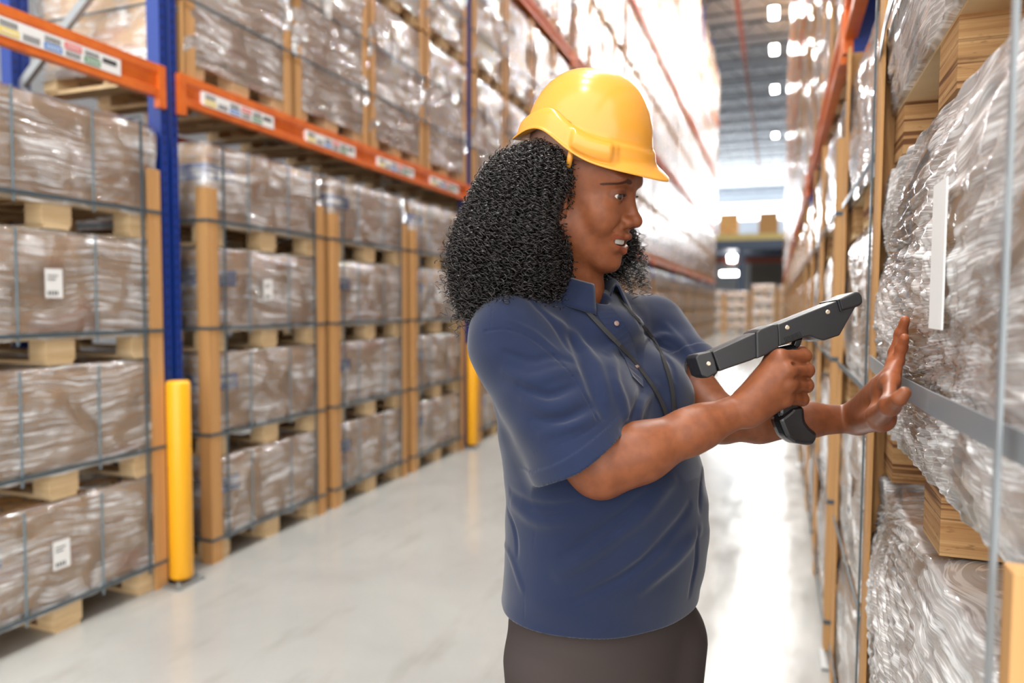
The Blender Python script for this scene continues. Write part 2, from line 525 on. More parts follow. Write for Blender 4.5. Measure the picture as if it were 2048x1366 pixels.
def floor_stack(name, zs, top, W, D, seed, label, group, mirror, wood='pine', posts=(1, 1, 1, 1), papers=(2,), tape=True, vs=(.09, .91), postz=(0, 2.0), leg=.075, thin=True):
    """four film-wrapped carton layers on pallets, tied together with corner boards and dark straps"""
    t = empty(name, (0, 0, 0), label, 'pallet stack', group)
    sx = -1 if mirror else 1       # built for a left rack: the face looks to +x
    zs2 = list(zs) + [top + .0]
    for i, z in enumerate(zs):
        h = .14
        e = pallet_mb(W, D, 3, wood).build('pallet', t, loc=(0, 0, z), bevel=0)
        zc0 = z + h
        zc1 = (zs[i + 1] if i + 1 < len(zs) else top) - .012
        c = MB(); c.box(.012, D - .01, .012, W - .012, zc0, zc1, 'cardboard')
        co = c.build('carton', t)
        if tape: blue_tape(W, zc0 + (zc1 - zc0) * .52, D).build('printed_tape', co, loc=(.006, .006, 0))
        f = film_shell(W, D, zc0 - .035, zc1 + .004, seed * 7 + i, .009, .045)
        f.build('stretch_film', t, smooth=True)
        for y in ((.3 * W, .66 * W) if thin else ()):
            s = MB(); s.bar((-.022, y, zc0 - .05), (-.022 - .004, y, zc1), .003, .010, 'strap_thin', up=(0, 1, 0)); s.build('thin_strap', t)
        if i in papers: paper_label(W * .42, zc0 + .14).build('paper_label', co, loc=(-.022, 0, 0))
        strap_loop(W, D, zc0 - .012, .028).build('strap', t)
    z0, z1 = postz
    k = 0
    for (x, y, ax, ay) in ((-.026, -.026, 1, 1), (-.026, W + .026, 1, -1), (D + .026, -.026, -1, 1), (D + .026, W + .026, -1, -1)):
        if posts[k]: corner_mb(x, y, ax, ay, z0, z1 if ay > 0 else z1 + .03, leg).build('corner_board', t)
        k += 1
    for y in vs:
        b = MB()
        b.bar((-.034, y * W, zs[0] + .1), (-.034, y * W, top - .01), .004, .014, 'strap', up=(0, 1, 0))
        b.bar((-.034, y * W, top + .006), (D + .02, y * W, top + .006), .014, .004, 'strap')
        b.build('vertical_strap', t)
    return t
def place(t, x, y, z, mirror):
    """the face at local x=0 looks to the aisle; a left-rack thing is turned round its base"""
    t.location = (x, y, z)
def flip_children(t):
    pass

# a left-rack stack: local x runs into the rack (towards -X world) -> scale via mirrored mesh
def mirror_tree(t):
    """mirror the meshes of a thing in x (new mesh data) so that it serves the left rack"""
    done = {}
    for o in t.children_recursive:
        if o.type == 'MESH' and o.data.name not in done:
            me = o.data
            done[me.name] = 1
            n = len(me.vertices); co = np.empty(n * 3, np.float32); me.vertices.foreach_get('co', co)
            co[0::3] *= -1
            me.vertices.foreach_set('co', co)
            me.flip_normals()
            me.update()
        o.location.x *= -1
LG = 'floor-level pallet stacks under the left rack'
protoA = floor_stack('pallet_stack', LOW_Z, 2.25, .97, 1.1, 1, 'x', LG, False, papers=(2,))
mirror_tree(protoA)
protoB = floor_stack('pallet_stack', LOW_Z, 2.25, .97, 1.1, 5, 'x', LG, False, papers=(0, 2))
mirror_tree(protoB)
protoC = floor_stack('pallet_stack', LOW_Z, 2.25, .97, 1.1, 9, 'x', LG, False, papers=())
mirror_tree(protoC)
protoB.location = (XL, 1.66, 0); protoB['label'] = 'carton pallet stack at the left picture edge, before the near blue rack post'
protoA.location = (XL, 2.98, 0); protoA['label'] = 'strapped pallet stack just behind the near yellow post guard, four wrapped layers'
protoC.location = (XL, 4.10, 0); protoC['label'] = 'middle of the three floor stacks between the two nearest blue posts'
c = copy_tree(protoA); c.location = (XL, 5.22, 0); c['label'] = 'floor stack right before the second yellow post guard, last in the near bay'
names = ['second', 'third', 'fourth', 'fifth', 'sixth', 'seventh', 'eighth', 'ninth', 'tenth']
for k in range(1, 9):
    for j in range(3):
        pr = (protoA, protoC, protoB)[(j + k) % 3]
        c = copy_tree(pr)
        c.location = (XL, 2.98 + 3.62 * k + 1.12 * j, 0)
        if k == 1:
            c['label'] = ['floor stack right behind the second yellow post guard, mostly hidden by her arm', 'floor stack hidden behind the woman, second of the second left bay', 'floor stack seen past her far sleeve, last of the second left bay'][j]
        else:
            c['label'] = '%s floor stack of the %s bay counted from the camera, left rack' % (['first', 'second', 'third'][j], ORD[k + 1])
            c['group'] = 'far floor stacks along the left rack'

# rack steel: posts every 3.62 m, beams in between
BEAMS = [2.53, 4.97, 7.45, 9.92]
RACKTOP = 12.6
DEPTH = 1.1
def upright_meshes(side):
    s = -1 if side == 'L' else 1           # into the rack
    p = MB()
    # open hat profile post, .10 wide along the aisle
    def post(x):
        a, b_ = (x, x + s * .075)
        x0, x1 = min(a, b_), max(a, b_)
        p.box(x0, x1, -.052, -.048, 0, RACKTOP, 'blue'); p.box(x0, x1, .048, .052, 0, RACKTOP, 'blue')
        f0, f1 = (x - .004, x) if s > 0 else (x, x + .004)
        p.box(f0, f1, -.052, -.012, 0, RACKTOP, 'blue'); p.box(f0, f1, .012, .052, 0, RACKTOP, 'blue')
        g = x + s * .012
        p.box(min(g, g + .004), max(g, g + .004), -.014, .014, 0, RACKTOP, 'blue')
    post(0.0)
    q = MB(); p2 = p; p = q
    post(s * (DEPTH - .075))
    br = MB()
    z = .3; k = 0
    while z < RACKTOP - 1:
        a = (s * .07, 0, z) if k % 2 == 0 else (s * (DEPTH - .07), 0, z)
        b_ = (s * (DEPTH - .07), 0, z + .75) if k % 2 == 0 else (s * .07, 0, z + .75)
        br.bar(a, b_, .03, .045, 'brace'); z += .75; k += 1
    fp = MB(); fp.box(min(-.05 * s, s * .12), max(-.05 * s, s * .12), -.085, .085, 0, .012, 'steel_grey')
    return p2.mesh('front_post'), q.mesh('rear_post'), br.mesh('cross_brace'), fp.mesh('foot_plate')
UPM = {s: upright_meshes(s) for s in 'LR'}
def upright(side, y, label, group=None):
    x = XL if side == 'L' else XR
    t = empty('rack_upright', (x + (-.0 if side == 'L' else 0), y, 0), label, 'rack upright', group)
    for nm, me in zip(('front_post', 'rear_post', 'cross_brace', 'foot_plate'), UPM[side]):
        o = bpy.data.objects.new(nm, me); COL.objects.link(o); o.parent = t
def beam_meshes(side):
    s = -1 if side == 'L' else 1
    L = 3.51
    m = MB()
    prof = [(.012, 0), (-.03, 0), (-.03, -.035), (-.012, -.05), (-.012, -.105), (-.03, -.115), (-.03, -.15), (.012, -.15)]
    prof = [(p[0] * s, p[1]) for p in prof]
    n = len(prof)
    vs = [(p[0], 0, p[1]) for p in prof] + [(p[0], L, p[1]) for p in prof]
    fs = [tuple(range(n)) if s > 0 else tuple(range(n))[::-1], tuple(range(n, 2 * n))[::-1] if s > 0 else tuple(range(n, 2 * n))]
    for i in range(n):
        j = (i + 1) % n
        fs.append((i, j, n + j, n + i) if s < 0 else (j, i, n + i, n + j))
    m.add(vs, fs, 'orange')
    c = MB()
    for y0 in (-.012, L - .03):
        c.box(min(-.034 * s, .0), max(-.034 * s, .0), y0, y0 + .042, -.2, .0, 'orange')
    rear = MB(); rear.box(min(s * (DEPTH - .05), s * DEPTH), max(s * (DEPTH - .05), s * DEPTH), 0, L, -.15, 0, 'orange')
    return m.mesh('front_beam'), c.mesh('end_connector'), rear.mesh('rear_beam')
BMM = {s: beam_meshes(s) for s in 'LR'}
def strip_mesh(side):
    s = -1 if side == 'L' else 1
    b = MB()
    def q(y0, y1, z0, z1, m, k=1):
        x = -s * (.031 + .001 * k)
        b.box(min(x, -s * .012), max(x, -s * .012), y0, y1, z0, z1, m)
    q(0, .47, -.118, -.05, 'paper')
    cols = ['lab_yellow', None, 'lab_blue', 'lab_red', 'lab_green', 'ink']
    for i, cn in enumerate(cols):
        y = .012 + i * .076
        if cn == 'ink': q(y, y + .06, -.085, -.065, 'ink', 2); continue
        up = i in (3,)
        if cn: q(y, y + .066, *((-.083, -.058) if up else (-.112, -.087)), cn, 2)
        for k in range(9):
            z = (-.112, -.09) if up else (-.083, -.06)
            if cn is None: z = (-.11, -.085)
            q(y + .004 + k * .0066, y + .007 + k * .0066, z[0], z[1], 'ink', 2)
        if cn:
            for k in range(5):
                zz = (-.075, -.067) if up else (-.104, -.096)
                q(y + .008 + k * .011, y + .015 + k * .011, zz[0], zz[1], 'paper', 3)
    return b.mesh('barcode_strip')
STM = {s: strip_mesh(s) for s in 'LR'}
def beam(side, y, z, label, group=None, strips=True):
    x = XL if side == 'L' else XR
    t = empty('rack_beam', (x, y + .055, z), label, 'rack beam', group)
    for nm, me in zip(('front_beam', 'end_connector', 'rear_beam'), BMM[side]):
        o = bpy.data.objects.new(nm, me); COL.objects.link(o); o.parent = t
    if strips:
        for k in range(4):
            o = bpy.data.objects.new('barcode_strip', STM[side]); COL.objects.link(o); o.parent = t
            o.location = (0, .14 + .86 * k, .004)
            o.scale = (1, 1.17, 1.04)
upright('L', 2.74, 'blue punched rack upright with the large yellow guard at its foot')
upright('L', 6.36, 'blue rack upright just left of the curly hair')
for k in range(2, 10):
    upright('L', 2.74 + 3.62 * k, 'blue rack upright, %s one down the left rack' % ORD[k + 1], 'far left rack uprights')
upright('L', -.88, 'blue rack upright behind the camera end of the left rack')
for k in range(-1, 9):
    y = 2.74 + 3.62 * k
    for i, z in enumerate(BEAMS):
        lab = None; g = None
        if i == 0 and k == -1: lab = 'orange beam with large barcode strip left of the near blue post'
        elif i == 0 and k == 0: lab = 'orange beam with four barcode strips running from the near blue post to the hair'
        elif i == 1 and k in (1, 2): lab = 'orange beam high above the hard hat, ' + ('left of' if k == 1 else 'right of') + ' the high blue post'
        else: lab = 'orange beam of the %s level in the %s bay of the left rack' % (LVL[i], ORD[k + 1]); g = 'far left rack beams'
        if k == -1 and i > 0: continue
        beam('L', y, z, lab, g, strips=(i == 0))
# steel wire decks hold nothing; column guards
def guard(side, y, label):
    s = 1 if side == 'L' else -1
    x = XL + .062 if side == 'L' else XR + .05
    t = empty('post_guard', (x, y, 0), label, 'post guard')
    m = MB(); m.tube([(0, 0, .03), (0, 0, .03 + .01), (0, 0, 1.0), (0, 0, 1.012)], [.05, .056, .056, .05], 'guard_yellow', 20)
    m.build('sleeve', t, smooth=True)
    f = MB(); f.box(-.07, .07, -.085, .085, 0, .012, 'steel_grey')
    for dy in (-.065, .065): f.tube([(.045, dy, .01), (.045, dy, .03)], .009, 'steel_grey', 6)
    f.build('anchor_plate', t)
guard('L', 2.705, 'yellow post guard in front of the near blue rack post')
guard('L', 6.33, 'narrow yellow post guard by the second blue post, left of her sleeve')
guard('R', 2.89, 'yellow post guard low on the right beside the tan corner board')
guard('R', 6.53, 'small yellow post guard at the second right upright')

# upper loads: .82 wide carton with film, brown corner boards
def upper_load(seed, W=.80, D=1.0, H=1.1, side='L'):
    t = empty('pallet_load', (0, 0, 0), 'x', 'pallet load')
    pallet_mb(W, D).build('pallet', t)
    c = MB(); c.box(.012, D, .012, W - .012, .14, H, 'cardboard'); c.build('carton', t)
    f = film_shell(W, D, .07, H - .012, seed, .012, .06, .012)
    f.mats = ['film_far']
    f.build('stretch_film', t, smooth=True)
    for (y, sy) in ((-.02, 1), (W + .02, -1)):
        corner_mb(-.02, y, 1, sy, .0, H + .0, .07).build('corner_board', t)
    b = MB()
    for z in (.38, .74): b.merge(strap_loop(W, D, z, .026, .012))
    b.build('strap', t)
    paper_label(W * .35, .72, .07, .13).build('paper_label', t, loc=(-.03, 0, 0))
    if side == 'L': mirror_tree(t)
    return t
def light_mb(seed, side):
    W, D, H = .80, 1.0, 1.1
    m = MB()
    m.merge(pallet_mb(W, D)); m.box(.012, D, .012, W - .012, .14, H, 'cardboard')
    f = film_shell(W, D, .07, H - .012, seed, .012, .12); f.mats = ['film_far']; m.merge(f)
    for (y, sy) in ((-.02, 1), (W + .02, -1)): m.merge(corner_mb(-.02, y, 1, sy, .0, H, .07))
    for z in (.38, .74): m.merge(strap_loop(W, D, z, .026, .012))
    if side == 'L':
        k = MB(); k.merge(m, sx=-1); m = k
    return m
pl = {s: [upper_load(31 + i, side=s) for i in range(2)] for s in 'LR'}
lm_ = {s: [light_mb(51 + i, s) for i in range(2)] for s in 'LR'}
lmesh = {s: [m.mesh('pallet_load') for m in lm_[s]] for s in 'LR'}
used = {('L', 0): 0, ('L', 1): 0, ('R', 0): 0, ('R', 1): 0}
spots = []
for k in range(0, 9):
    for i, z in enumerate(BEAMS):
        for j in range(4):
            for u in range(2):
                y = 2.85 + 3.62 * k + .868 * j
                if y < 1.0: continue
                zz = z + .004 + u * 1.125
                if i == 3 and u == 1 and (k + j) % 4 == 1: continue
                spots.append(('L', y, zz, k, i, j, u))
for k in range(0, 9):
    for i, z in enumerate(BEAMS):
        for j in range(4):
            for u in range(2):
                y = 3.14 + 3.62 * k + .868 * j
                zz = z + .004 + u * 1.125
                spots.append(('R', y, zz, k, i, j, u))
for j in range(3, 4):
    for u in range(2): spots.append(('R', -.54 + .868 * j, BEAMS[0] + .004 + u * 1.125, -1, 0, j, u))
def key(s):
    vis = 1.0 if s[0] == 'L' else 5.0
    return vis * math.hypot(s[1], s[2])
spots.sort(key=key)
stuff = {'L': MB(), 'R': MB()}
for n, (s, y, zz, k, i, j, u) in enumerate(spots):
    x = XL if s == 'L' else XR
    kind = (j + k + u) % 2
    full = (s == 'L' and ((i == 0 and k <= 1) or (i == 1 and k in (1, 2)))) or (s == 'R' and i == 0 and k <= 1)
    if n < 300:
        if full:
            if used[(s, kind)] == 0: o = pl[s][kind]; used[(s, kind)] = 1
            else: o = copy_tree(pl[s][kind])
        else:
            o = bpy.data.objects.new('pallet_load', lmesh[s][kind]); COL.objects.link(o)
        o.location = (x, y, zz)
        sd = 'left' if s == 'L' else 'right'
        jj = ['first', 'second', 'third', 'fourth'][j]
        ud = ['lower', 'upper'][u]
        if s == 'L' and i == 0 and k == 0:
            lab = '%s film-wrapped load right of the near blue post, %s tier on the lowest beam' % (jj, ud)
            g = None
        elif s == 'L' and i == 0 and k == -1:
            lab = 'load left of the near blue post, %s tier, %s from that post' % (ud, {3: 'nearest', 2: 'second', 1: 'third', 0: 'fourth'}[j]); g = None
        elif s == 'L' and i == 1 and k in (1, 2):
            lab = '%s load %s the high blue post above the hat, %s tier' % (jj, 'before' if k == 1 else 'after', ud); g = None
        else:
            g = 'loads on the %s beam of the %s rack, %s tier, bay %s' % (LVL[i], sd, ud, ORD[k + 1])
            lab = '%s load of the %s bay, %s tier, on the %s beam of the %s rack' % (jj, ORD[k + 1], ud, LVL[i], sd)
        tag(o, lab, 'pallet load', g or 'film-wrapped loads on the left rack')
    else:
        stuff[s].merge(lm_[s][kind], (x, y, zz))
for s, lab in (('L', 'mass of tiny film-wrapped loads far down the left rack'), ('R', 'mass of tiny film-wrapped loads far along the right rack')):
    if stuff[s].v: tag(stuff[s].build('distant_pallet_loads'), lab, 'pallet loads', None, 'stuff')
for s in 'LR':
    for i in range(2):
        if not used[(s, i)]:
            for ch in list(pl[s][i].children_recursive): bpy.data.objects.remove(ch)
            bpy.data.objects.remove(pl[s][i])

# ------------------------------------------------------------------ right rack
RZ = [0, .49, 1.06, 1.63]
WR = .93
upright('R', 3.0, 'blue rack upright of the right rack behind the tan corner boards')
for k in range(1, 10): upright('R', 3.03 + 3.62 * k, 'blue rack upright, %s one down the right rack' % ORD[k], 'far right rack uprights')
for k in range(-1, 9):
    for i, z in enumerate(BEAMS):
        if k == -1 and i > 0: continue
        near = i == 0 and k == -1
        beam('R', 3.03 + 3.62 * k, z if not near else z, 'orange beam end above the stacks, top right of the picture' if near else 'orange beam of the %s level in the %s bay of the right rack' % (LVL[i], ORD[k + 1]), None if near else 'far right rack beams', strips=False)
RG = 'floor-level pallet stacks under the right rack'
r2 = floor_stack('pallet_stack', RZ, 2.2, WR, 1.1, 21, 'x', RG, False, wood='plywood', papers=(1, 2), tape=False, posts=(1, 1, 1, 1), postz=(0, 2.27), thin=False, vs=(.03,))
r2.location = (XR, 1.905, 0); r2['label'] = 'strapped stack behind the raised hand, second from the right picture edge'
r3 = floor_stack('pallet_stack', RZ, 2.2, WR, 1.1, 27, 'x', RG, False, wood='plywood', papers=(), tape=False, posts=(1, 1, 1, 1), postz=(0, 2.05), leg=.10, thin=False, vs=())
r3.location = (.232, 3.10, 0); r3['label'] = 'stack with the wide tan corner board right of the scanner tip'
n = 0
for k in range(0, 9):
    for j in range(3):
        if k == 0 and j == 0: continue
        c = copy_tree(r2 if (j + k) % 2 else r3)
        c.location = (XR, 3.2 + 3.62 * k + 1.12 * j, 0)
        if k == 0: c['label'] = ['', 'floor stack behind the tan corner board, seen edge-on', 'floor stack last before the second right upright, seen edge-on'][j]
        else:
            c['label'] = '%s floor stack of the %s bay, right rack, seen edge-on' % (['first', 'second', 'third'][j], ORD[k + 1]); c['group'] = 'far floor stacks along the right rack'

# the near stack on which the hand rests: heavy film drawn into wrinkles
def near_film(W, D, z0, z1, seed, gathers, amp=.0065, bul=.045):
    """aisle face, top lip and far end face of the film of one layer; gathers = [(y, z, strength)] pull points"""
    rs = np.random.RandomState(seed)
    h = .004
    ys = np.arange(-.02, W + .02 + 1e-6, h)
    # section path s: from the underside edge up the face, over the lip and back on top
    nz = int((z1 - z0) / h)
    T = np.linspace(0, 1, nz)
    top = np.linspace(0, 1, 26)[1:]
    bot = np.linspace(1, 0, 12)[:-1]
    Y, S = np.meshgrid(ys, np.concatenate([-bot * .10, T, 1 + top * .5]), indexing='ij')
    t = np.clip(S, 0, 1)
    bulge = bul * np.sin(PI * (.12 + .80 * t)) * (0.35 + .65 * np.sin(PI * np.clip((Y + .02) / (W + .04), 0, 1)) ** .5)
    X = -bulge
    Z = z0 + (z1 - z0) * t
    ov = np.clip(S - 1, 0, 1)
    X = X + ov * 1.2 * (D * .5) * .9
    Z = Z + .018 * np.sin(PI * np.clip(ov * 4, 0, 1) * .5)
    un = np.clip(-S, 0, 1)
    X = X + un * .9
    Z = Z - un * .05
    face = np.clip(1 - ov * 6, 0, 1)
    # far corner turns the film round the end of the carton
    def ridged(a): return 1 - np.abs(a)
    d = np.zeros_like(X)
    # streaks run along the film, drawn towards the gather points
    wy = Y * 1.0 + .04 * np.sin(Z * 9 + seed)
    for q in range(9):
        a = rs.uniform(-.10, .10) + (.05 if q % 2 else -.03)
        u = Y * math.sin(a) + Z * math.cos(a) + .012 * np.sin(Y * rs.uniform(3, 7) + rs.uniform(0, 6)) 
        fr = rs.uniform(30, 120)
        env = .5 + .5 * np.sin(Y * rs.uniform(2, 5) + rs.uniform(0, 6)) * np.sin(Z * rs.uniform(8, 20) + rs.uniform(0, 6))
        d += np.sin(u * fr + rs.uniform(0, 6)) * env * (40 / fr) * .32
    for (gy, gz, st) in gathers:
        dy, dz = (Y - gy) * .42, Z - gz
        r = np.sqrt(dy ** 2 + dz ** 2) + 1e-4
        th = np.arctan2(dz, dy)
        fade = np.exp(-r / .26) * (1 - np.exp(-r / .02))
        s = np.sin(th * 41 + 2 * np.sin(r * 14)) + .7 * np.sin(th * 67 + 2 + 1.5 * np.sin(r * 9))
        d += st * s * fade * 1.9
        X += .016 * st * np.exp(-(r / .07) ** 2)
    X = X - amp * .55 * d * face
    Z = Z + .004 * d * (1 - face)
    n0, n1 = X.shape
    V = np.stack([X, Y, Z], -1).reshape(-1, 3)
    idx = np.arange(n0 * n1).reshape(n0, n1)
    F = np.stack([idx[:-1, :-1], idx[:-1, 1:], idx[1:, 1:], idx[1:, :-1]], -1).reshape(-1, 4)
    # end face (far end, looking down the aisle) as a second sheet welded at the edge
    e = V.reshape(n0, n1, 3)[-1]
    rows = [e]
    for q in range(1, 9):
        g = e.copy(); g[:, 0] = e[:, 0] + .06 * q; g[:, 1] = e[:, 1] + .012 * min(q, 2) + .004 * np.sin(g[:, 2] * 60 + q)
        rows.append(g)
    E_ = np.array(rows); m0, m1 = E_.shape[:2]
    id2 = np.arange(m0 * m1).reshape(m0, m1) + len(V)
    F2 = np.stack([id2[:-1, :-1], id2[:-1, 1:], id2[1:, 1:], id2[1:, :-1]], -1).reshape(-1, 4)
    return np.concatenate([V, E_.reshape(-1, 3)]), np.concatenate([F, F2])
NZ = [0, .36, 1.02, 1.72]
NTOP = [.35, 1.005, 1.70, 2.30]
WN = 1.09
near = empty('pallet_stack', (XR, .75, 0), 'close-up film-wrapped stack at the right edge that her palm presses on', 'pallet stack', RG)
for i, z in enumerate(NZ):
    pallet_mb(WN, 1.1, 3, 'plywood', .14, False).build('pallet', near, loc=(0, 0, z), bevel=0)
    c = MB(); c.box(.035, 1.08, .03, WN - .03, z + .14, NTOP[i] - .012, 'cardboard'); c.build('carton', near)
    g = {2: [(WN - .06, 1.50, 1.0), (.74, 1.26, .7), (.30, 1.34, .5)], 1: [(WN - .10, .93, 1.0), (.5, .70, .5)], 3: [(.2, 1.95, .5)]}.get(i, [])
    V, F = near_film(WN, 1.1, z + .112, NTOP[i], 60 + i, g)
    np_obj('stretch_film', V, F, 'film_near', near)
for i in (2, 3):
    b = MB()
    z = NZ[i] + .12
    pts = [(-.030, -.1, z + .135), (-.052, .3, z + .135), (-.058, .6, z + .135), (-.048, .9, z + .135), (-.034, WN + .01, z + .13)]
    for a_, c_ in zip(pts[:-1], pts[1:]): b.bar(a_, c_, .003, .030, 'strap_grey')
    b.build('strap', near)
corner_mb(-.035, WN + .03, 1, -1, 0.0, 2.31, .075).build('corner_board', near)
b = MB(); b.box(-.044, -.018, -.034, -.004, 0, 1.17, 'cornerboard'); b.build('corner_board', near)
b = MB()
b.bar((-.052, -.004, .2), (-.052, -.004, 2.3), .004, .011, 'strap_grey', up=(0, 1, 0))
b.build('vertical_strap', near)
b = MB(); b.box(-.048, -.046, .27, .35, 1.37, 1.56, 'paper'); b.build('paper_label', near)

# ------------------------------------------------------------------ far end of the hall
def end_stack(x, y, h, w, label):
    t = empty('pallet_stack', (x, y, 0), label, 'pallet stack')
    n = 4; p = h / n
    for i in range(n):
        m = MB(); 
        for bx in (0, w / 2 - .07, w - .14): m.box(bx, bx + .14, 0, 1.1, i * p, i * p + .12, 'pine')
        m.box(0, w, 0, 1.1, i * p + .12, i * p + .15, 'pine'); m.build('pallet', t)
        m = MB(); m.box(.02, w - .02, .02, 1.08, i * p + .15, (i + 1) * p - .01, 'cardboard'); m.build('carton', t)
        f = film_shell(1.1, w, i * p + .12, (i + 1) * p, i + 3, .02, .12); f.mats = ['film_far']; f.build('stretch_film', t, smooth=True)
    for bx in (-.03, w - .05):
        m = MB(); m.box(bx, bx + .09, -.04, -.02, 0, h - .2, 'cornerboard'); m.build('corner_board', t)
for i, (x, h) in enumerate([(-5.02, 2.2), (-3.79, 2.15), (-2.55, 2.1), (-1.25, 2.45), (.05, 2.4)]):
    end_stack(x, 38.2, h, 1.15, ['floor stack at the far aisle end, hidden behind the left rack', 'floor stack half seen at the far end of the left rack', 'left pallet stack closing the far end of the aisle', 'taller pallet stack closing the far end of the aisle, right of its twin', 'floor stack at the far aisle end behind the right rack'][i])
t = empty('mezzanine', (0, 50, 0), 'steel mezzanine with a tan edge beam beyond the aisle end', 'mezzanine')
m = MB(); m.box(-10, 10, 0, .3, 5.7, 6.1, 'tan_beam'); m.build('edge_beam', t)
m = MB(); m.box(-10, 10, .3, 20, 5.2, 5.9, 'dark_steel'); m.box(-10, 10, .02, .3, 5.1, 5.7, 'dark_steel'); m.build('deck', t)
for x in (-6.5, -2.55, 1.5, 5.5):
    m = MB(); m.box(x, x + .4, .1, .5, 0, 5.1, 'dark_steel'); m.build('column', t)
m = MB(); m.bar((-10, 4, 4.6), (10, 4, 4.6), .3, .4, 'red_steel'); m.build('cross_beam', t)
for i, (x, w_, h, mt) in enumerate([(-3.9, 1.3, 1.5, 'cardboard'), (-1.35, 1.3, 1.5, 'cornerboard'), (1.3, 1.2, 1.4, 'cardboard')]):
    m = MB(); m.box(x, x + w_, 51, 52, 6.1, 6.22, 'pine'); m.box(x + .03, x + w_ - .03, 51.03, 51.97, 6.22, 6.1 + h, mt)
    tag(m.build('carton_load'), ['pale carton load on the mezzanine, leftmost', 'tan carton load on the middle of the mezzanine', 'carton load on the mezzanine behind the right rack'][i], 'carton')
b = MB(); b.box(-14, -2.3, 66, 66.2, 0, 5.1, 'wall_panel'); b.box(-2.3, 12, 66, 66.2, 0, 5.1, 'dark_wall'); tag(b.build('wall_partition'), kind='structure')
for i, (x, y, z) in enumerate([(-3.3, 56, 3.6), (-3.15, 54, 4.5)]):
    t = empty('strip_lamp', (x, y, z), ['long glowing lamp under the mezzanine at the far left', 'round glowing lamp just above the long one'][i], 'lamp')
    m = MB()
    if i == 0: m.box(-.75, .75, -.1, .1, 0, .3, 'lamp_glow')
    else: m.tube([(0, 0, 0), (0, 0, .45)], .3, 'lamp_glow', 12)
    m.build('tube', t)
    m = MB(); m.box(-.3, .3, -.05, .05, .45, .55, 'steel_grey'); m.bar((0, 0, .5), (0, 0, 5.2 - z), .03, .03, 'steel_grey'); m.build('housing', t)
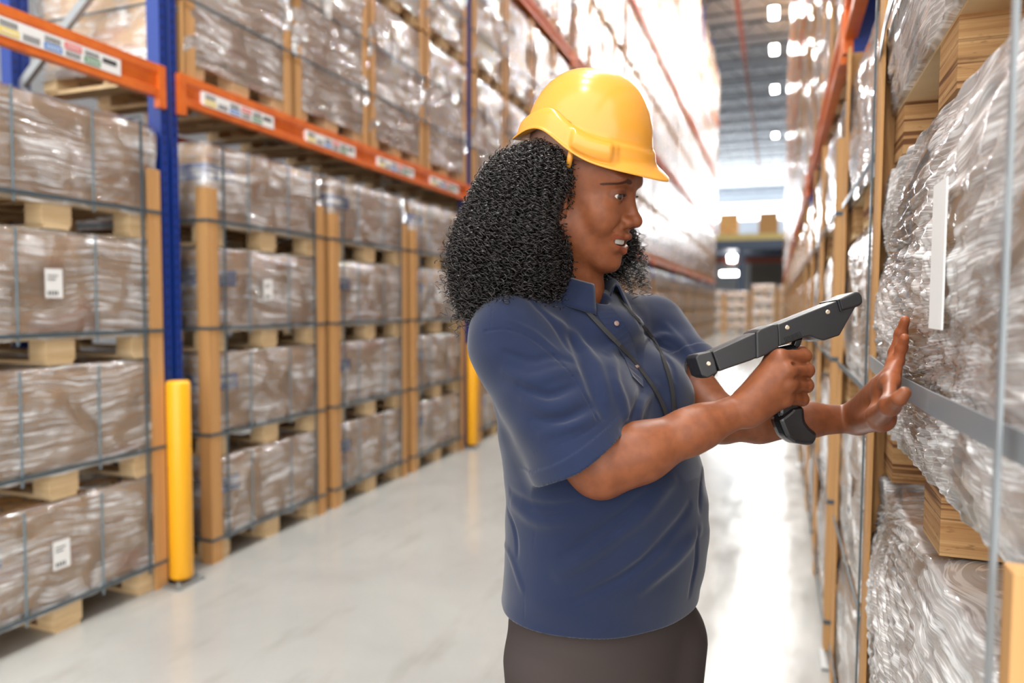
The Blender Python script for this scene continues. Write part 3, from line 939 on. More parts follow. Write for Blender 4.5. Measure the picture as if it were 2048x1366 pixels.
# ------------------------------------------------------------------ implicit modelling: smooth unions meshed by surface nets
class Frame:
    def __init__(s, o, ax):
        s.o = np.array(o, float); s.R = np.array(ax, float).T   # columns = axes
    def w(s, p): return s.o + s.R @ np.array(p, float)
    def loc(s, p): return (p - s.o) @ s.R
WORLD = Frame((0, 0, 0), np.eye(3))
class SDF:
    def __init__(s): s.p = []
    def _a(s, fn, c, r, k, op, fr): s.p.append((fn, fr.w(c), r, k, op, fr)); return s
    def sph(s, c, r, k=.005, op=1, fr=WORLD):
        c = np.array(c, float)
        return s._a(lambda p: np.sqrt(((p - c) ** 2).sum(1)) - r, c, r, k, op, fr)
    def ell(s, c, r, k=.005, op=1, fr=WORLD, rot=None):
        c = np.array(c, float); r = np.array(r, float)
        R = None if rot is None else np.array(rot, float)
        def f(p):
            q = p - c
            if R is not None: q = q @ R
            k0 = np.sqrt(((q / r) ** 2).sum(1)); k1 = np.sqrt(((q / r ** 2) ** 2).sum(1))
            return k0 * (k0 - 1) / np.maximum(k1, 1e-9)
        return s._a(f, c, r.max(), k, op, fr)
    def cap(s, a, b, ra, rb=None, k=.005, op=1, fr=WORLD, flat=None):
        a = np.array(a, float); b = np.array(b, float); rb = ra if rb is None else rb
        ba = b - a; L2 = max(ba @ ba, 1e-12)
        fl = None
        if flat is not None:
            fl = np.array(flat[0], float); fl = fl / np.linalg.norm(fl); fs = flat[1]
        def f(p):
            q = p - a
            h = np.clip(q @ ba / L2, 0, 1)
            e = q - h[:, None] * ba
            if fl is not None:
                t = e @ fl
                e = e + (t * (1 / fs - 1))[:, None] * fl
                d = np.sqrt((e ** 2).sum(1)) - (ra + (rb - ra) * h)
                return d * np.where(np.abs(t) > 1e-4, .5 + .5 * fs, 1) if fs < 1 else d
            return np.sqrt((e ** 2).sum(1)) - (ra + (rb - ra) * h)
        return s._a(f, (a + b) / 2, math.sqrt(L2) / 2 + max(ra, rb), k, op, fr)
    def chain(s, pts, rs, k=.004, op=1, fr=WORLD, kj=None, flat=None):
        for i in range(len(pts) - 1):
            s.cap(pts[i], pts[i + 1], rs[i], rs[i + 1], k if i == 0 else (kj or .002), op, fr, flat)
        return s
    def plane(s, c, n, k=.002):
        """keep the side against n"""
        c = np.array(c, float); n = np.array(n, float) / np.linalg.norm(n)
        return s._a(lambda p: -((p - c) @ n), c, 1e3, k, -1, WORLD)
    def fn(s, f, c, r, k, op=1, fr=WORLD): return s._a(f, c, r, k, op, fr)
    def ev(s, P_, prims=None):
        d = np.full(len(P_), .5)
        cache = {}
        for fn, c, r, k, op, fr in (s.p if prims is None else prims):
            if op == 0:      # displacement, needed only close to the surface
                m = np.abs(d) < .016
                if m.any(): d[m] -= fn(P_[m])
                continue
            if fr is WORLD: q = P_
            else:
                q = cache.get(id(fr))
                if q is None: q = cache[id(fr)] = fr.loc(P_)
            e = fn(q)
            if op == 1:
                h = np.clip(.5 + .5 * (d - e) / k, 0, 1)
                d = d * (1 - h) + e * h - k * h * (1 - h)
            else:
                h = np.clip(.5 - .5 * (d + e) / k, 0, 1)
                d = d * (1 - h) - e * h + k * h * (1 - h)
        return d
    def mesh(s, lo, hi, h, n=24, proj=1):
        lo = np.array(lo, float); hi = np.array(hi, float)
        nb = np.ceil((hi - lo) / (h * n)).astype(int)
        N = nb * n + 4
        ids, pos, quads = [], [], []
        rad = h * n * .5 * 1.7321
        g1 = np.arange(-1, n + 1)
        gx, gy, gz = np.meshgrid(g1, g1, g1, indexing='ij')
        loc0 = np.stack([gx, gy, gz], -1).reshape(-1, 3)
        m = n + 2
        for bx in range(nb[0]):
            for by in range(nb[1]):
                for bz in range(nb[2]):
                    b0 = np.array([bx, by, bz]) * n
                    c = lo + (b0 + n / 2) * h
                    pr = [q for q in s.p if np.linalg.norm(q[1] - c) < q[2] + rad * 1.25 + q[3] + .004 or q[4] == 0]
                    if not any(q[4] == 1 for q in pr): continue
                    if abs(s.ev(c[None], pr)[0]) > rad * 1.7 + .01: continue
                    D = s.ev(lo + (loc0 + b0) * h, pr).reshape(m, m, m)
                    S = D < 0
                    if S.all() or not S.any(): continue
                    cnt = np.zeros((m - 1,) * 3, np.int8)
                    for i in (0, 1):
                        for j in (0, 1):
                            for k in (0, 1):
                                cnt += S[i:m - 1 + i, j:m - 1 + j, k:m - 1 + k]
                    ac = (cnt > 0) & (cnt < 8)
                    acc = np.zeros(ac.shape + (3,)); num = np.zeros(ac.shape)
                    for ax in range(3):
                        o1, o2 = [a for a in range(3) if a != ax]
                        for i in (0, 1):
                            for j in (0, 1):
                                sl0 = [None] * 3; sl1 = [None] * 3
                                sl0[ax] = slice(0, m - 1); sl1[ax] = slice(1, m)
                                sl0[o1] = sl1[o1] = slice(i, m - 1 + i); sl0[o2] = sl1[o2] = slice(j, m - 1 + j)
                                d0 = D[tuple(sl0)]; d1 = D[tuple(sl1)]
                                cr = (d0 < 0) != (d1 < 0)
                                t = np.where(cr, d0 / np.where(cr, d0 - d1, 1), 0)
                                acc[..., ax] += np.where(cr, t, 0); acc[..., o1] += cr * i; acc[..., o2] += cr * j
                                num += cr
                    ci = np.argwhere(ac)
                    v = acc[ac] / num[ac][:, None] + ci - 1 + b0
                    v = lo + v * h
                    for _ in range(proj):
                        e = h * .4
                        d = s.ev(v, pr)
                        g = np.stack([s.ev(v + np.eye(3)[a] * e, pr) - d for a in range(3)], 1) / e
                        gg = np.maximum((g ** 2).sum(1), .05)
                        st = np.clip(d / gg, -h, h)
                        v = v - g * st[:, None]
                    gi = (ci - 1 + b0 + 1).astype(np.int64)
                    gid = (gi[:, 0] * N[1] + gi[:, 1]) * N[2] + gi[:, 2]
                    ids.append(gid); pos.append(v)
                    for ax in range(3):
                        o1, o2 = (ax + 1) % 3, (ax + 2) % 3
                        sl0 = [slice(1, m - 1)] * 3; sl1 = [slice(1, m - 1)] * 3
                        sl1[ax] = slice(2, m)
                        a0 = S[tuple(sl0)]; a1 = S[tuple(sl1)]
                        for sgn in (0, 1):
                            e = np.argwhere(a0 & ~a1 if sgn == 0 else ~a0 & a1) + 1   # lower corner in m-grid
                            if not len(e): continue
                            q = []
                            for (i, j) in ((-1, -1), (0, -1), (0, 0), (-1, 0)):
                                cc = e.copy(); cc[:, o1] += i; cc[:, o2] += j
                                w = cc - 1 + b0 + 1
                                q.append((w[:, 0].astype(np.int64) * N[1] + w[:, 1]) * N[2] + w[:, 2])
                            q = np.stack(q, 1)
                            quads.append(q if sgn == 0 else q[:, ::-1])
        ids = np.concatenate(ids); pos = np.concatenate(pos); quads = np.concatenate(quads)
        u, first, = np.unique(ids, return_index=True)
        V = pos[first]
        F = np.searchsorted(u, quads)
        F = np.clip(F, 0, len(u) - 1)
        ok = (u[F] == quads).all(1)
        return V, F[ok]
# ------------------------------------------------------------------ the woman
ER = np.array([math.cos(YAW), math.sin(YAW), 0.]); EA = np.array([-math.sin(YAW), math.cos(YAW), 0.]); EU = np.array([0, 0, 1.])
def dirv(r, a, u): return ER * r + EA * a + EU * u
def nrm(v): return v / np.linalg.norm(v)
MT['skin'] = None
def skin_mat():
    t = NT('skin')
    at = t.add('Attribute'); at.attribute_name = 'tint'
    v = t.coord()
    n = t.noise(v, 60, 3)
    base = t.mix(t.ramp(n, .35, .65), lin(134, 78, 48), lin(120, 68, 42))
    col = t.mix(1.0, base, at.outputs['Color'], 'MULTIPLY')
    nn = t.noise(v, 700, 2)
    nrm_ = t.bump(nn, .15, .0006)
    MT['skin'] = t.done(t.pbr(col, .45, 0, nrm_, .32, Subsurface_Weight=.12, Subsurface_Radius=(.006, .002, .001), Subsurface_Scale=1.0))
skin_mat()
def shirt_mat():
    t = NT('navy_pique')
    v = t.coord()
    n = t.noise(v, 5, 3)
    col = t.mix(t.ramp(n, .3, .7), lin(29, 39, 66), lin(25, 34, 58))
    w1 = t.noise(v, 900, 1)
    MT['shirt'] = t.done(t.pbr(col, .85, 0, t.bump(w1, .25, .0006), .15, Sheen_Weight=.25, Sheen_Roughness=.5))
    MT['shirt_rib'] = t.m
shirt_mat()
MT['trousers'] = plain('trousers', lin(62, 54, 52), .85, spec=.2, bump=(400, .2, .0008))
MT['hat_yellow'] = plain('hat_yellow', lin(228, 158, 60), .22, spec=.55, bump=(14, .02, .003))
MT['hat_strap'] = plain('hat_strap', lin(150, 112, 92), .55)
MT['black_plastic'] = plain('black_plastic', lin(40, 40, 42), .42, spec=.5, bump=(300, .05, .0008))
MT['black_gloss'] = plain('black_gloss', lin(24, 24, 26), .22, spec=.6)
MT['lanyard'] = plain('lanyard', lin(34, 33, 34), .7)
MT['screw'] = plain('screw', lin(220, 205, 180), .3, .7)
MT['eye_white'] = plain('eye_white', lin(188, 178, 170), .12, spec=.6)
MT['iris'] = plain('iris', lin(42, 26, 20), .08, spec=.7)
MT['teeth'] = plain('teeth', lin(205, 198, 188), .3, spec=.5)
MT['brow'] = plain('brow', lin(28, 18, 15), .7)
MT['button'] = plain('button', lin(128, 104, 98), .3)
MT['hair'] = plain('hair', lin(26, 20, 18), .27, spec=.8)
MT['hair_core'] = plain('hair_core', lin(13, 10, 9), .75, spec=.2, bump=(110, .8, .006))
MT['shoe'] = plain('shoe', lin(30, 30, 32), .5)

HA, HP = math.radians(26), math.radians(12)
hF = nrm(dirv(math.cos(HA) * math.cos(HP), -math.sin(HA) * math.cos(HP), -math.sin(HP)))
hX = nrm(np.cross(hF, EU)); hX = nrm(hX - EU * math.tan(math.radians(5))); hU = np.cross(hX, hF)
HD = Frame(P(1150, 430, 1.18), [hX, hF, hU])
camp = np.array([0, 0, CAM_H])
# ---- joints
Rsh, Relb, Rwr = P(1028, 680, 1.135), P(1202, 938, 1.06), P(1497, 813, 1.08)
Lsh, Lelb, Lwr = P(1302, 672, 1.36), P(1442, 842, 1.235), P(1712, 838, 1.225)
neckb = P(1148, 574, 1.225)
tF = nrm(dirv(math.sin(math.radians(42)), -math.cos(math.radians(42)), 0))     # chest direction
tX = nrm(np.cross(tF, EU))                                                   # her right

# ---- head and face (local: x her right, y forward, z up; metres)
def head(S):
    f = HD
    S.ell((0, -.012, .065), (.071, .092, .083), .02, fr=f)
    S.ell((0, .038, .012), (.056, .053, .078), .03, fr=f)
    for s in (1, -1):
        S.cap((s * .047, .006, -.018), (s * .016, .063, -.060), .026, .018, .024, fr=f)
        S.ell((s * .040, .058, .014), (.020, .018, .018), .022, fr=f)
        S.ell((s * .036, .064, -.004), (.020, .018, .019), .018, fr=f)
        S.ell((s * .028, .078, .066), (.022, .012, .008), .014, fr=f)
    S.ell((0, .048, .085), (.056, .042, .045), .03, fr=f)
    S.ell((0, .075, -.066), (.017, .014, .013), .018, fr=f)
    S.ell((0, .069, -.028), (.031, .026, .024), .018, fr=f)
    for s in (1, -1):
        S.ell((s * .033, .096, .042), (.017, .013, .011), .014, -1, f)
    # nose
    S.cap((0, .083, .046), (0, .101, .012), .0062, .0082, .012, fr=f)
    S.ell((0, .103, .006), (.0115, .0115, .0100), .007, fr=f)
    for s in (1, -1):
        S.ell((s * .0145, .0925, .002), (.0092, .0115, .0088), .008, fr=f)
        S.ell((s * .0068, .100, -.0065), (.0034, .0060, .0035), .0025, -1, f)
    # lids around the eyes, then the opening
    for s in (1, -1):
        S.sph((s * .032, .0735, .041), .0140, .005, fr=f)
        ca_, sa_ = math.cos(math.radians(24)), math.sin(math.radians(24))
        S.ell((s * .0345, .0862, .0405), (.0138, .0125, .0043), .0012, -1, f, rot=[[ca_, s * sa_, 0], [-s * sa_, ca_, 0], [0, 0, 1]])
    # mouth: lips first, then the smile opening
    for s in (1, -1):
        S.chain([(s * .0310, .0720, -.0190), (s * .0175, .0865, -.0225), (s * .0055, .0945, -.0195), (0, .0942, -.0205)], [.0026, .0048, .0058, .0054], .009, fr=f)
        S.chain([(s * .0308, .0720, -.0220), (s * .0175, .0865, -.0385), (0, .0920, -.0430)], [.0026, .0054, .0064], .009, fr=f)
        S.chain([(s * .0250, .0900, -.001), (s * .0335, .0835, -.010), (s * .0395, .0730, -.020)], [.0008, .0020, .0008], .010, -1, f)
    S.ell((0, .086, -.0305), (.0280, .0200, .0058), .0022, -1, f)
    for s in (1, -1):
        S.ell((s * .017, .084, -.0275), (.0130, .0120, .0036), .002, -1, f)
    # ear
    for s in (1, -1):
        S.ell((s * .071, -.004, .012), (.0065, .017, .029), .006, fr=f)
        S.ell((s * .077, .000, .014), (.0045, .009, .016), .003, -1, f)
        S.sph((s * .070, .006, -.014), .007, .006, fr=f)
def body_fine():
    S = SDF()
    head(S)
    # neck
    S.cap(HD.w((0, -.022, -.03)), neckb + EU * .0, .049, .052, .03)
    S.cap(HD.w((.03, .012, -.04)), neckb + tF * .036 - EU * .012, .014, .010, .02)
    S.cap(HD.w((-.03, .012, -.04)), neckb + tF * .036 - EU * .012, .014, .010, .02)
    S.ell(neckb - EU * .095 + tF * .0, (.070, .050, .042), .05)
    # right arm
    mid = Relb + (Rwr - Relb) * .26
    S.cap(Rsh, Relb + (Rsh - Relb) * .12, .050, .043, .03)
    S.cap(Relb + (Rsh - Relb) * .14, Relb, .043, .037, .03)
    S.cap(Relb, mid, .036, .0395, .035)
    S.cap(mid, Relb + (Rwr - Relb) * .66, .0395, .0310, .03)
    S.cap(Relb + (Rwr - Relb) * .60, Rwr, .0320, .0235, .02, flat=(EA, .88))
    # left arm
    mid = Lelb + (Lwr - Lelb) * .28
    S.cap(Lsh, Lelb, .046, .037, .03)
    S.cap(Lelb, mid, .034, .036, .02)
    S.cap(mid, Lelb + (Lwr - Lelb) * .65, .036, .0285, .02)
    S.cap(Lelb + (Lwr - Lelb) * .65, Lwr, .0285, .0225, .015)
    hand_right(S); hand_left(S)
    return S
def fing(S, pts, rs, k0=.006, nail=None):
    S.chain(pts, rs, k0, kj=.0035)
    for p, r in zip(pts[1:-1], rs[1:-1]): S.sph(p, r * 1.07, .004)
def hand_right(S):
    M = [P(1561, 716, 1.075), P(1575, 741, 1.066), P(1577, 769, 1.069), P(1570, 797, 1.078)]
    PP = [P(1608, 712, 1.098), P(1613, 741, 1.092), P(1612, 771, 1.094), P(1604, 799, 1.100)]
    DP = [P(1604, 714, 1.126), P(1608, 744, 1.122), P(1606, 773, 1.122), P(1599, 800, 1.124)]
    TP = [P(1582, 716, 1.140), P(1582, 746, 1.141), P(1582, 774, 1.140), P(1579, 800, 1.140)]
    rr = [(.0120, .0102, .0092, .0082), (.0125, .0106, .0094, .0084), (.0120, .0102, .0090, .0082), (.0108, .0092, .0082, .0074)]
    wr = [Rwr + dirv(0, -.004, .012), Rwr + dirv(0, -.006, .004), Rwr + dirv(0, -.004, -.006), Rwr + dirv(0, 0, -.013)]
    for i in range(4):
        S.cap(wr[i], M[i], .0165, .0125, .016)
        S.cap(wr[i] + EA * .018, M[i] + EA * .022, .014, .012, .016)
    # web between wrist and thumb base on the far side
    S.chain([Rwr + dirv(.01, .012, .012), P(1545, 722, 1.125), P(1575, 706, 1.148), P(1603, 703, 1.156)], [.0165, .0145, .0108, .0095], .012)
    for i in range(4):
        S.sph(M[i] + dirv(-.002, -.003, 0), rr[i][0] * .98, .007)
        fing(S, [M[i], PP[i], DP[i], TP[i]], rr[i])
    # grooves between the knuckles and tendons
    for i in range(3):
        a = (M[i] + M[i + 1]) / 2
        S.cap(a + dirv(.008, -.013, 0), (PP[i] + PP[i + 1]) / 2 + dirv(0, -.008, 0), .0030, .0022, .004, -1)
    for i in range(4):
        S.cap(Rwr * .55 + M[i] * .45 + dirv(0, -.0195, 0) * .55, M[i] + dirv(-.002, -.010, 0), .0018, .0026, .006)
LHX = .172
def onX(px, py, X):
    v = P(px, py, 1.0) - np.array([0, 0, CAM_H])
    return np.array([0, 0, CAM_H]) + v * (X / v[0])
def hand_left(S):
    # fingers point up the film, palm towards +X; index nearest the camera
    W = Lwr
    I0, I1, I2, I3 = onX(1780, 765, .158), onX(1795, 722, .172), onX(1803, 695, .176), onX(1809, 676, .178)
    off = np.array([0, .021, 0])
    def sh(p, n, dx=0, dz=0): return p + np.array([dx, .0205 * n, dz])
    chains = [
        [I0, I1, I2, I3],
        [sh(I0, 1, .002, .004), sh(I1, 1, 0, .013), sh(I2, 1, .002, .022), sh(I3, 1, .003, .026)],
        [sh(I0, 2, .002, .0), sh(I1, 2.1, .002, .009), sh(I2, 2.2, .004, .017), sh(I3, 2.3, .005, .021)],
        [sh(I0, 3, .0, -.008), sh(I1, 3.2, .002, -.006), sh(I2, 3.4, .004, -.002), sh(I3, 3.5, .006, .0)]]
    rs = [(.0110, .0088, .0078, .0066), (.0112, .0090, .0080, .0068), (.0110, .0088, .0077, .0066), (.0100, .0080, .0070, .0060)]
    for i, (c, r) in enumerate(zip(chains, rs)):
        S.cap(W + np.array([0, (i - 1.5) * .009, .004]), c[0], .0185, .0125, .014)
        fing(S, c, r)
    # heel of the hand and thumb, thumb towards the camera
    heel = onX(1762, 836, .150)
    S.cap(W + np.array([.004, -.004, -.004]), heel, .021, .019, .014)
    S.cap(heel, I0 + np.array([0, .03, -.01]), .017, .014, .014)
    T0, T1, T2, T3 = onX(1756, 832, .144), onX(1780, 812, .148), onX(1798, 798, .154), onX(1809, 786, .160)
    S.chain([T0, T1, T2, T3], [.0160, .0118, .0098, .0084], .012)
    S.cap(T1, chains[0][0], .010, .009, .014)
    # palm creases
    S.cap(onX(1775, 800, .146) + np.array([-.008, -.012, .006]), onX(1795, 775, .150) + np.array([0, -.014, 0]), .0012, .0008, .003, -1)
body = SDF(); body = body_fine()
import time as _t
_t0 = _t.time()
SPLIT = float(neckb[2]) - .012      # hidden under the collar; the head is meshed finer than the arms
V1, F1 = body.mesh((-.75, .55, .95), (.35, 1.75, .95 + math.ceil((SPLIT - .95) / .0408) * .0408 - 1e-6), .0017, 24)
k_ = V1[F1][:, :, 2].min(1) < SPLIT
F1 = F1[k_]
Vh, Fh = body.mesh((-.55, .9, SPLIT - .004), (.05, 1.5, 1.80), .00105, 24)
F1 = np.concatenate([F1, Fh + len(V1)]); V1 = np.concatenate([V1, Vh])
# tint
q = HD.loc(V1)
tint = np.ones((len(V1), 3))
def blend(mask, col):
    global tint
    tint = tint * (1 - mask[:, None]) + np.array(col) * mask[:, None]
def segd(p, a, b):
    a = np.array(a); b = np.array(b); ba = b - a
    h = np.clip((p - a) @ ba / (ba @ ba), 0, 1)
    return np.sqrt((((p - a) - h[:, None] * ba) ** 2).sum(1))
sm = lambda x, a, b: np.clip((x - a) / (b - a), 0, 1) ** 2 * (3 - 2 * np.clip((x - a) / (b - a), 0, 1))
ax = np.abs(q[:, 0]); qs = np.column_stack([ax, q[:, 1], q[:, 2]])
q2 = np.column_stack([ax, q[:, 2]])
front = (q[:, 1] > .045)
up = np.minimum(segd(q2, (.0300, -.0215), (.0175, -.0235)), segd(q2, (.0175, -.0235), (0, -.0210)))
blend((1 - sm(up, .0036, .0052)) * .8 * front, (.80, .60, .60))
lo_ = np.minimum(segd(q2, (.0298, -.0245), (.0175, -.0375)), segd(q2, (.0175, -.0375), (0, -.0425)))
blend((1 - sm(lo_, .0048, .0066)) * .9 * front, (1.0, .74, .78))
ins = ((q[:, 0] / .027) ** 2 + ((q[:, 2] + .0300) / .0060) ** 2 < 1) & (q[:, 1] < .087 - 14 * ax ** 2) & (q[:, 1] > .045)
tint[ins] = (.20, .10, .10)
brow = np.minimum(segd(q2, (.0265, .0635), (.040, .0655)), segd(q2, (.040, .0655), (.057, .0550)))
bw = .0018 + .0017 * sm(ax, .025, .032) - .0016 * sm(ax, .036, .054)
blend((1 - sm(brow / bw, .75, 1.25)) * .88 * front, (.14, .11, .10))
lid = np.sqrt(((ax - .033) / .018) ** 2 + ((q[:, 2] - .0415) / .0086) ** 2)
blend((1 - sm(lid, .85, 1.25)) * .55 * (q[:, 1] > .05), (.48, .40, .38))
nost = np.sqrt((ax - .0068) ** 2 + (q[:, 1] - .100) ** 2 + (q[:, 2] + .006) ** 2)
blend((1 - sm(nost, .003, .005)) * .8, (.2, .14, .12))
# palms and finger pads are lighter
dl = np.sqrt(((V1 - Lwr) ** 2).sum(1))
mp = (sm(V1[:, 0], LHX - .026, LHX - .006) * (dl < .26) * (V1[:, 0] > .12))
blend(mp * .7, (1.5, 1.35, 1.25))
bm_ = SDF()
hipR, hipL = P(1128, 1225, 1.19), P(1300, 1225, 1.28)
feetR, feetL = np.array([hipR[0] - .01, hipR[1], 0]), np.array([hipL[0] + .01, hipL[1] + .02, 0])
tc = lambda z: np.array([0, 0, z]) + (P(1202, 1150, 1.245) * np.array([1, 1, 0])) * (1 - sm(np.array([z]), .95, 1.4)[0]) + (neckb * np.array([1, 1, 0])) * sm(np.array([z]), .95, 1.4)[0]
def loft(tab, ang_dir):
    """tab rows: z, offset right-hand (tX), offset front (tF), half width a, half depth b"""
    T = np.array(tab, float)
    def f(p):
        z = p[:, 2]
        it = [np.interp(z, T[:, 0], T[:, k]) for k in range(1, 5)]
        s = sm(z, .95, 1.4)[:, None]
        c0 = P(1202, 1150, 1.245)[:2] * (1 - s) + neckb[:2] * s
        q = p[:, :2] - c0
        x = q @ tX[:2] - it[0]; y = q @ tF[:2] - it[1]
        a, b = it[2], it[3]
        k0 = np.sqrt((x / a) ** 2 + (y / b) ** 2 + 1e-9); k1 = np.sqrt((x / a ** 2) ** 2 + (y / b ** 2) ** 2 + 1e-9)
        d = k0 * (k0 - 1) / k1
        zz = np.maximum(T[0, 0] - z, z - T[-1, 0])
        return np.where(zz > 0, np.sqrt(np.maximum(d, 0) ** 2 + zz ** 2), np.maximum(d, zz))
    return f
TB = [(.80, 0, 0, .135, .095), (.90, 0, 0, .145, .105), (1.02, 0, 0, .145, .110), (1.15, 0, .0, .150, .110), (1.28, 0, 0, .160, .105), (1.36, 0, 0, .14, .085), (1.40, 0, 0, .10, .06)]
bm_.fn(loft(TB, 0), tc(1.1), .42, .03)
for hp, ft in ((hipR, feetR), (hipL, feetL)):
    kn = hp * .45 + ft * .55; kn[2] = .47
    top = hp.copy(); top[2] = .78
    bm_.cap(top, kn, .082, .054, .04); bm_.cap(kn, (ft[0], ft[1], .09), .05, .034, .02)
    bm_.cap((ft[0], ft[1], .06), np.array([ft[0], ft[1], .05]) + tF * .12, .034, .026, .02)
V2, F2 = bm_.mesh((-.8, .6, .0), (.35, 1.7, 1.45), .008, 16)
woman = empty('person', (float(tc(1.)[0]), float(tc(1.)[1]), 0), 'woman in navy polo and yellow hard hat, scanner in one hand, palm on the stack', 'person')
WO = np.array(woman.location)
bpy.context.view_layer.update()
def own(o, parent=woman):
    """keep world-space vertices while the object hangs under the person"""
    o.parent = parent
    o.matrix_parent_inverse = Matrix.Translation(Vector((-WO[0], -WO[1], 0))) if parent is woman else Matrix.Identity(4)
    return o
own(np_obj('body', np.concatenate([V1, V2]), np.concatenate([F1, F2 + len(V1)]), 'skin', cols=np.concatenate([tint, np.ones((len(V2), 3))])))

# ---- eyes and teeth
def uv_sphere(c, r, ax, ay, az, n=24, m=16):
    V, F = [], []
    for i in range(m + 1):
        a = PI * i / m
        for j in range(n):
            b_ = 2 * PI * j / n
            V.append(c + r * (ay * math.cos(a) + (ax * math.cos(b_) + az * math.sin(b_)) * math.sin(a)))
    for i in range(m):
        for j in range(n):
            F.append((i * n + j, i * n + (j + 1) % n, (i + 1) * n + (j + 1) % n, (i + 1) * n + j))
    return np.array(V), np.array(F)
gz = nrm(hF * 1.0 + hX * .48 - hU * .06)
for s in (1, -1):
    c = HD.w((s * .032, .0730, .041))
    V, F = uv_sphere(c, .0123, nrm(np.cross(gz, hU)), gz, hU)
    e = own(np_obj('eyeball', V, F, 'eye_white'))
    V, F = uv_sphere(c + gz * .0058, .0076, nrm(np.cross(gz, hU)), gz, hU, 20, 12)
    i_ = np_obj('iris', V, F, 'iris'); i_.parent = e
tm = MB()
for k in range(-5, 6):
    a = k * .105
    x = math.sin(a) * .034; y = .0515 + math.cos(a) * .0360
    wd = .0039 if abs(k) > 1 else .0045
    cx = HD.w((x * 1.12, y, -.0292)); t1 = nrm(hX * math.cos(a) - hF * math.sin(a)); t2 = nrm(hX * math.sin(a) + hF * math.cos(a))
    hh = .0048 - .0002 * abs(k)
    vs = []
    for sz, tw in ((1, 1.0), (.1, 1.05), (-.75, .95), (-1, .7)):
        for (u, v) in ((-1, -1), (1, -1), (1, 1), (-1, 1)):
            vs.append(cx + t1 * u * wd * .49 * tw + t2 * (v * .0025 * (1 if sz > -.9 else .5)) + hU * sz * hh)
    fs = [(0, 1, 2, 3), (12, 15, 14, 13)]
    for r_ in range(3):
        for j in range(4): fs.append((r_ * 4 + j, r_ * 4 + (j + 1) % 4, r_ * 4 + 4 + (j + 1) % 4, r_ * 4 + 4 + j)[::-1])
    tm.add(vs, fs, 'teeth')
own(tm.build('teeth', smooth=False))
# lashes
for s in (1, -1):
    lm2 = MB(); edge = []
    for k in range(15):
        a = -1 + k / 7
        r0 = np.array([s * (.0338 + .0118 * a), .0735 + .0137 * math.sqrt(max(.05, 1 - .55 * (a * .9 + .12) ** 2)), .0452 - .0042 * a * a])
        edge.append(HD.w(r0))
        if k in (0, 14): continue
        tip = r0 + np.array([s * (.001 + .0025 * a), .0034, .0018])
        m_ = r0 + np.array([s * .001 * a, .0020, .0002])
        lm2.tube([HD.w(r0), HD.w(m_), HD.w(tip)], [.0004, .0003, .0001], 'brow', 4)
    lm2.tube(edge, [.0003] + [.0007] * 13 + [.0003], 'brow', 5)
    own(lm2.build('eyelashes'))


# ---- shirt
ST = [(.885, 0, 0, .190, .152), (.93, -.002, .004, .191, .156), (1.02, -.006, .014, .190, .160), (1.12, -.008, .020, .186, .155), (1.20, -.006, .016, .182, .145),
      (1.27, 0, .004, .176, .122), (1.33, 0, -.004, .170, .100), (1.375, 0, -.012, .150, .080), (1.40, 0, -.014, .11, .065)]
sh = SDF()
sh.fn(loft(ST, 0), tc(1.13), .40, .02)
shx = neckb - EU * .058
sh.cap(Rsh + EU * .004, shx + tX * .05, .066, .055, .05, flat=(tF, .95))
sh.cap(Lsh + EU * .004, shx - tX * .05, .066, .055, .05, flat=(tF, .95))
sh.ell(neckb - EU * .070 + tF * .020, (.105, .080, .050), .03)
# bust
for s_, dd in ((1, .075), (-1, .075)):
    bc = tc(1.245) + tX * s_ * dd + tF * .085
    sh.ell(bc, (.078, .078, .072), .045)
Rhem = Rsh + (Relb - Rsh) * .86 + dirv(-.82, 0, -.57) * .018
Lhem = Lsh + (Lelb - Lsh) * .55
ua = nrm(Relb - Rsh)
hemn = nrm(dirv(.537, 0, -.843))
def sleeve(a, e, n, ra, rb, band):
    """tapered tube from the shoulder, cut square by its hem plane, hollow at the hem, with a turned-up band"""
    n = nrm(n); ax_ = nrm(e - a); e2 = e + ax_ * .06; L = np.linalg.norm(e2 - a); ba = e2 - a
    def f(p):
        q = p - a; h = np.clip(q @ ba / (L * L), 0, 1)
        w_ = q - h[:, None] * ba
        rad = np.sqrt((w_ ** 2).sum(1))
        s_ = (p - e) @ n
        r_ = ra + (rb - ra) * np.clip(h * L / (L - .06), 0, 1) + np.where(s_ > -band, .0026, 0)
        d = rad - r_
        d = np.maximum(d, s_)
        return d
    sh.fn(f, (a + e2) / 2, L / 2 + .09, .028)
sleeve(Rsh, Rhem, hemn, .069, .0765, .024)
sleeve(Lsh, Lhem, Lelb - Lsh, .069, .069, .024)
def sleeve_hole(a, e, n, r):
    n = nrm(n); ax_ = nrm(e - a)
    def f(p):
        q = p - e; w_ = q - (q @ ax_)[:, None] * ax_
        return np.maximum(np.sqrt((w_ ** 2).sum(1)) - r, np.abs(q @ n + .012) - .013)
    sh.fn(f, e, .09, .0015, -1)
def smooth_path(pts, n):
    pts = np.array(pts, float)
    t = np.r_[0, np.cumsum(np.sqrt((np.diff(pts, axis=0) ** 2).sum(1)))]
    u = np.linspace(0, t[-1], n)
    m = np.gradient(pts, t, axis=0)
    out = []
    for x in u:
        i = min(np.searchsorted(t, x, side='right') - 1, len(t) - 2)
        h = t[i + 1] - t[i]; s = (x - t[i]) / h
        out.append((2 * s ** 3 - 3 * s ** 2 + 1) * pts[i] + (s ** 3 - 2 * s ** 2 + s) * h * m[i] + (-2 * s ** 3 + 3 * s ** 2) * pts[i + 1] + (s ** 3 - s ** 2) * h * m[i + 1])
    return np.array(out)
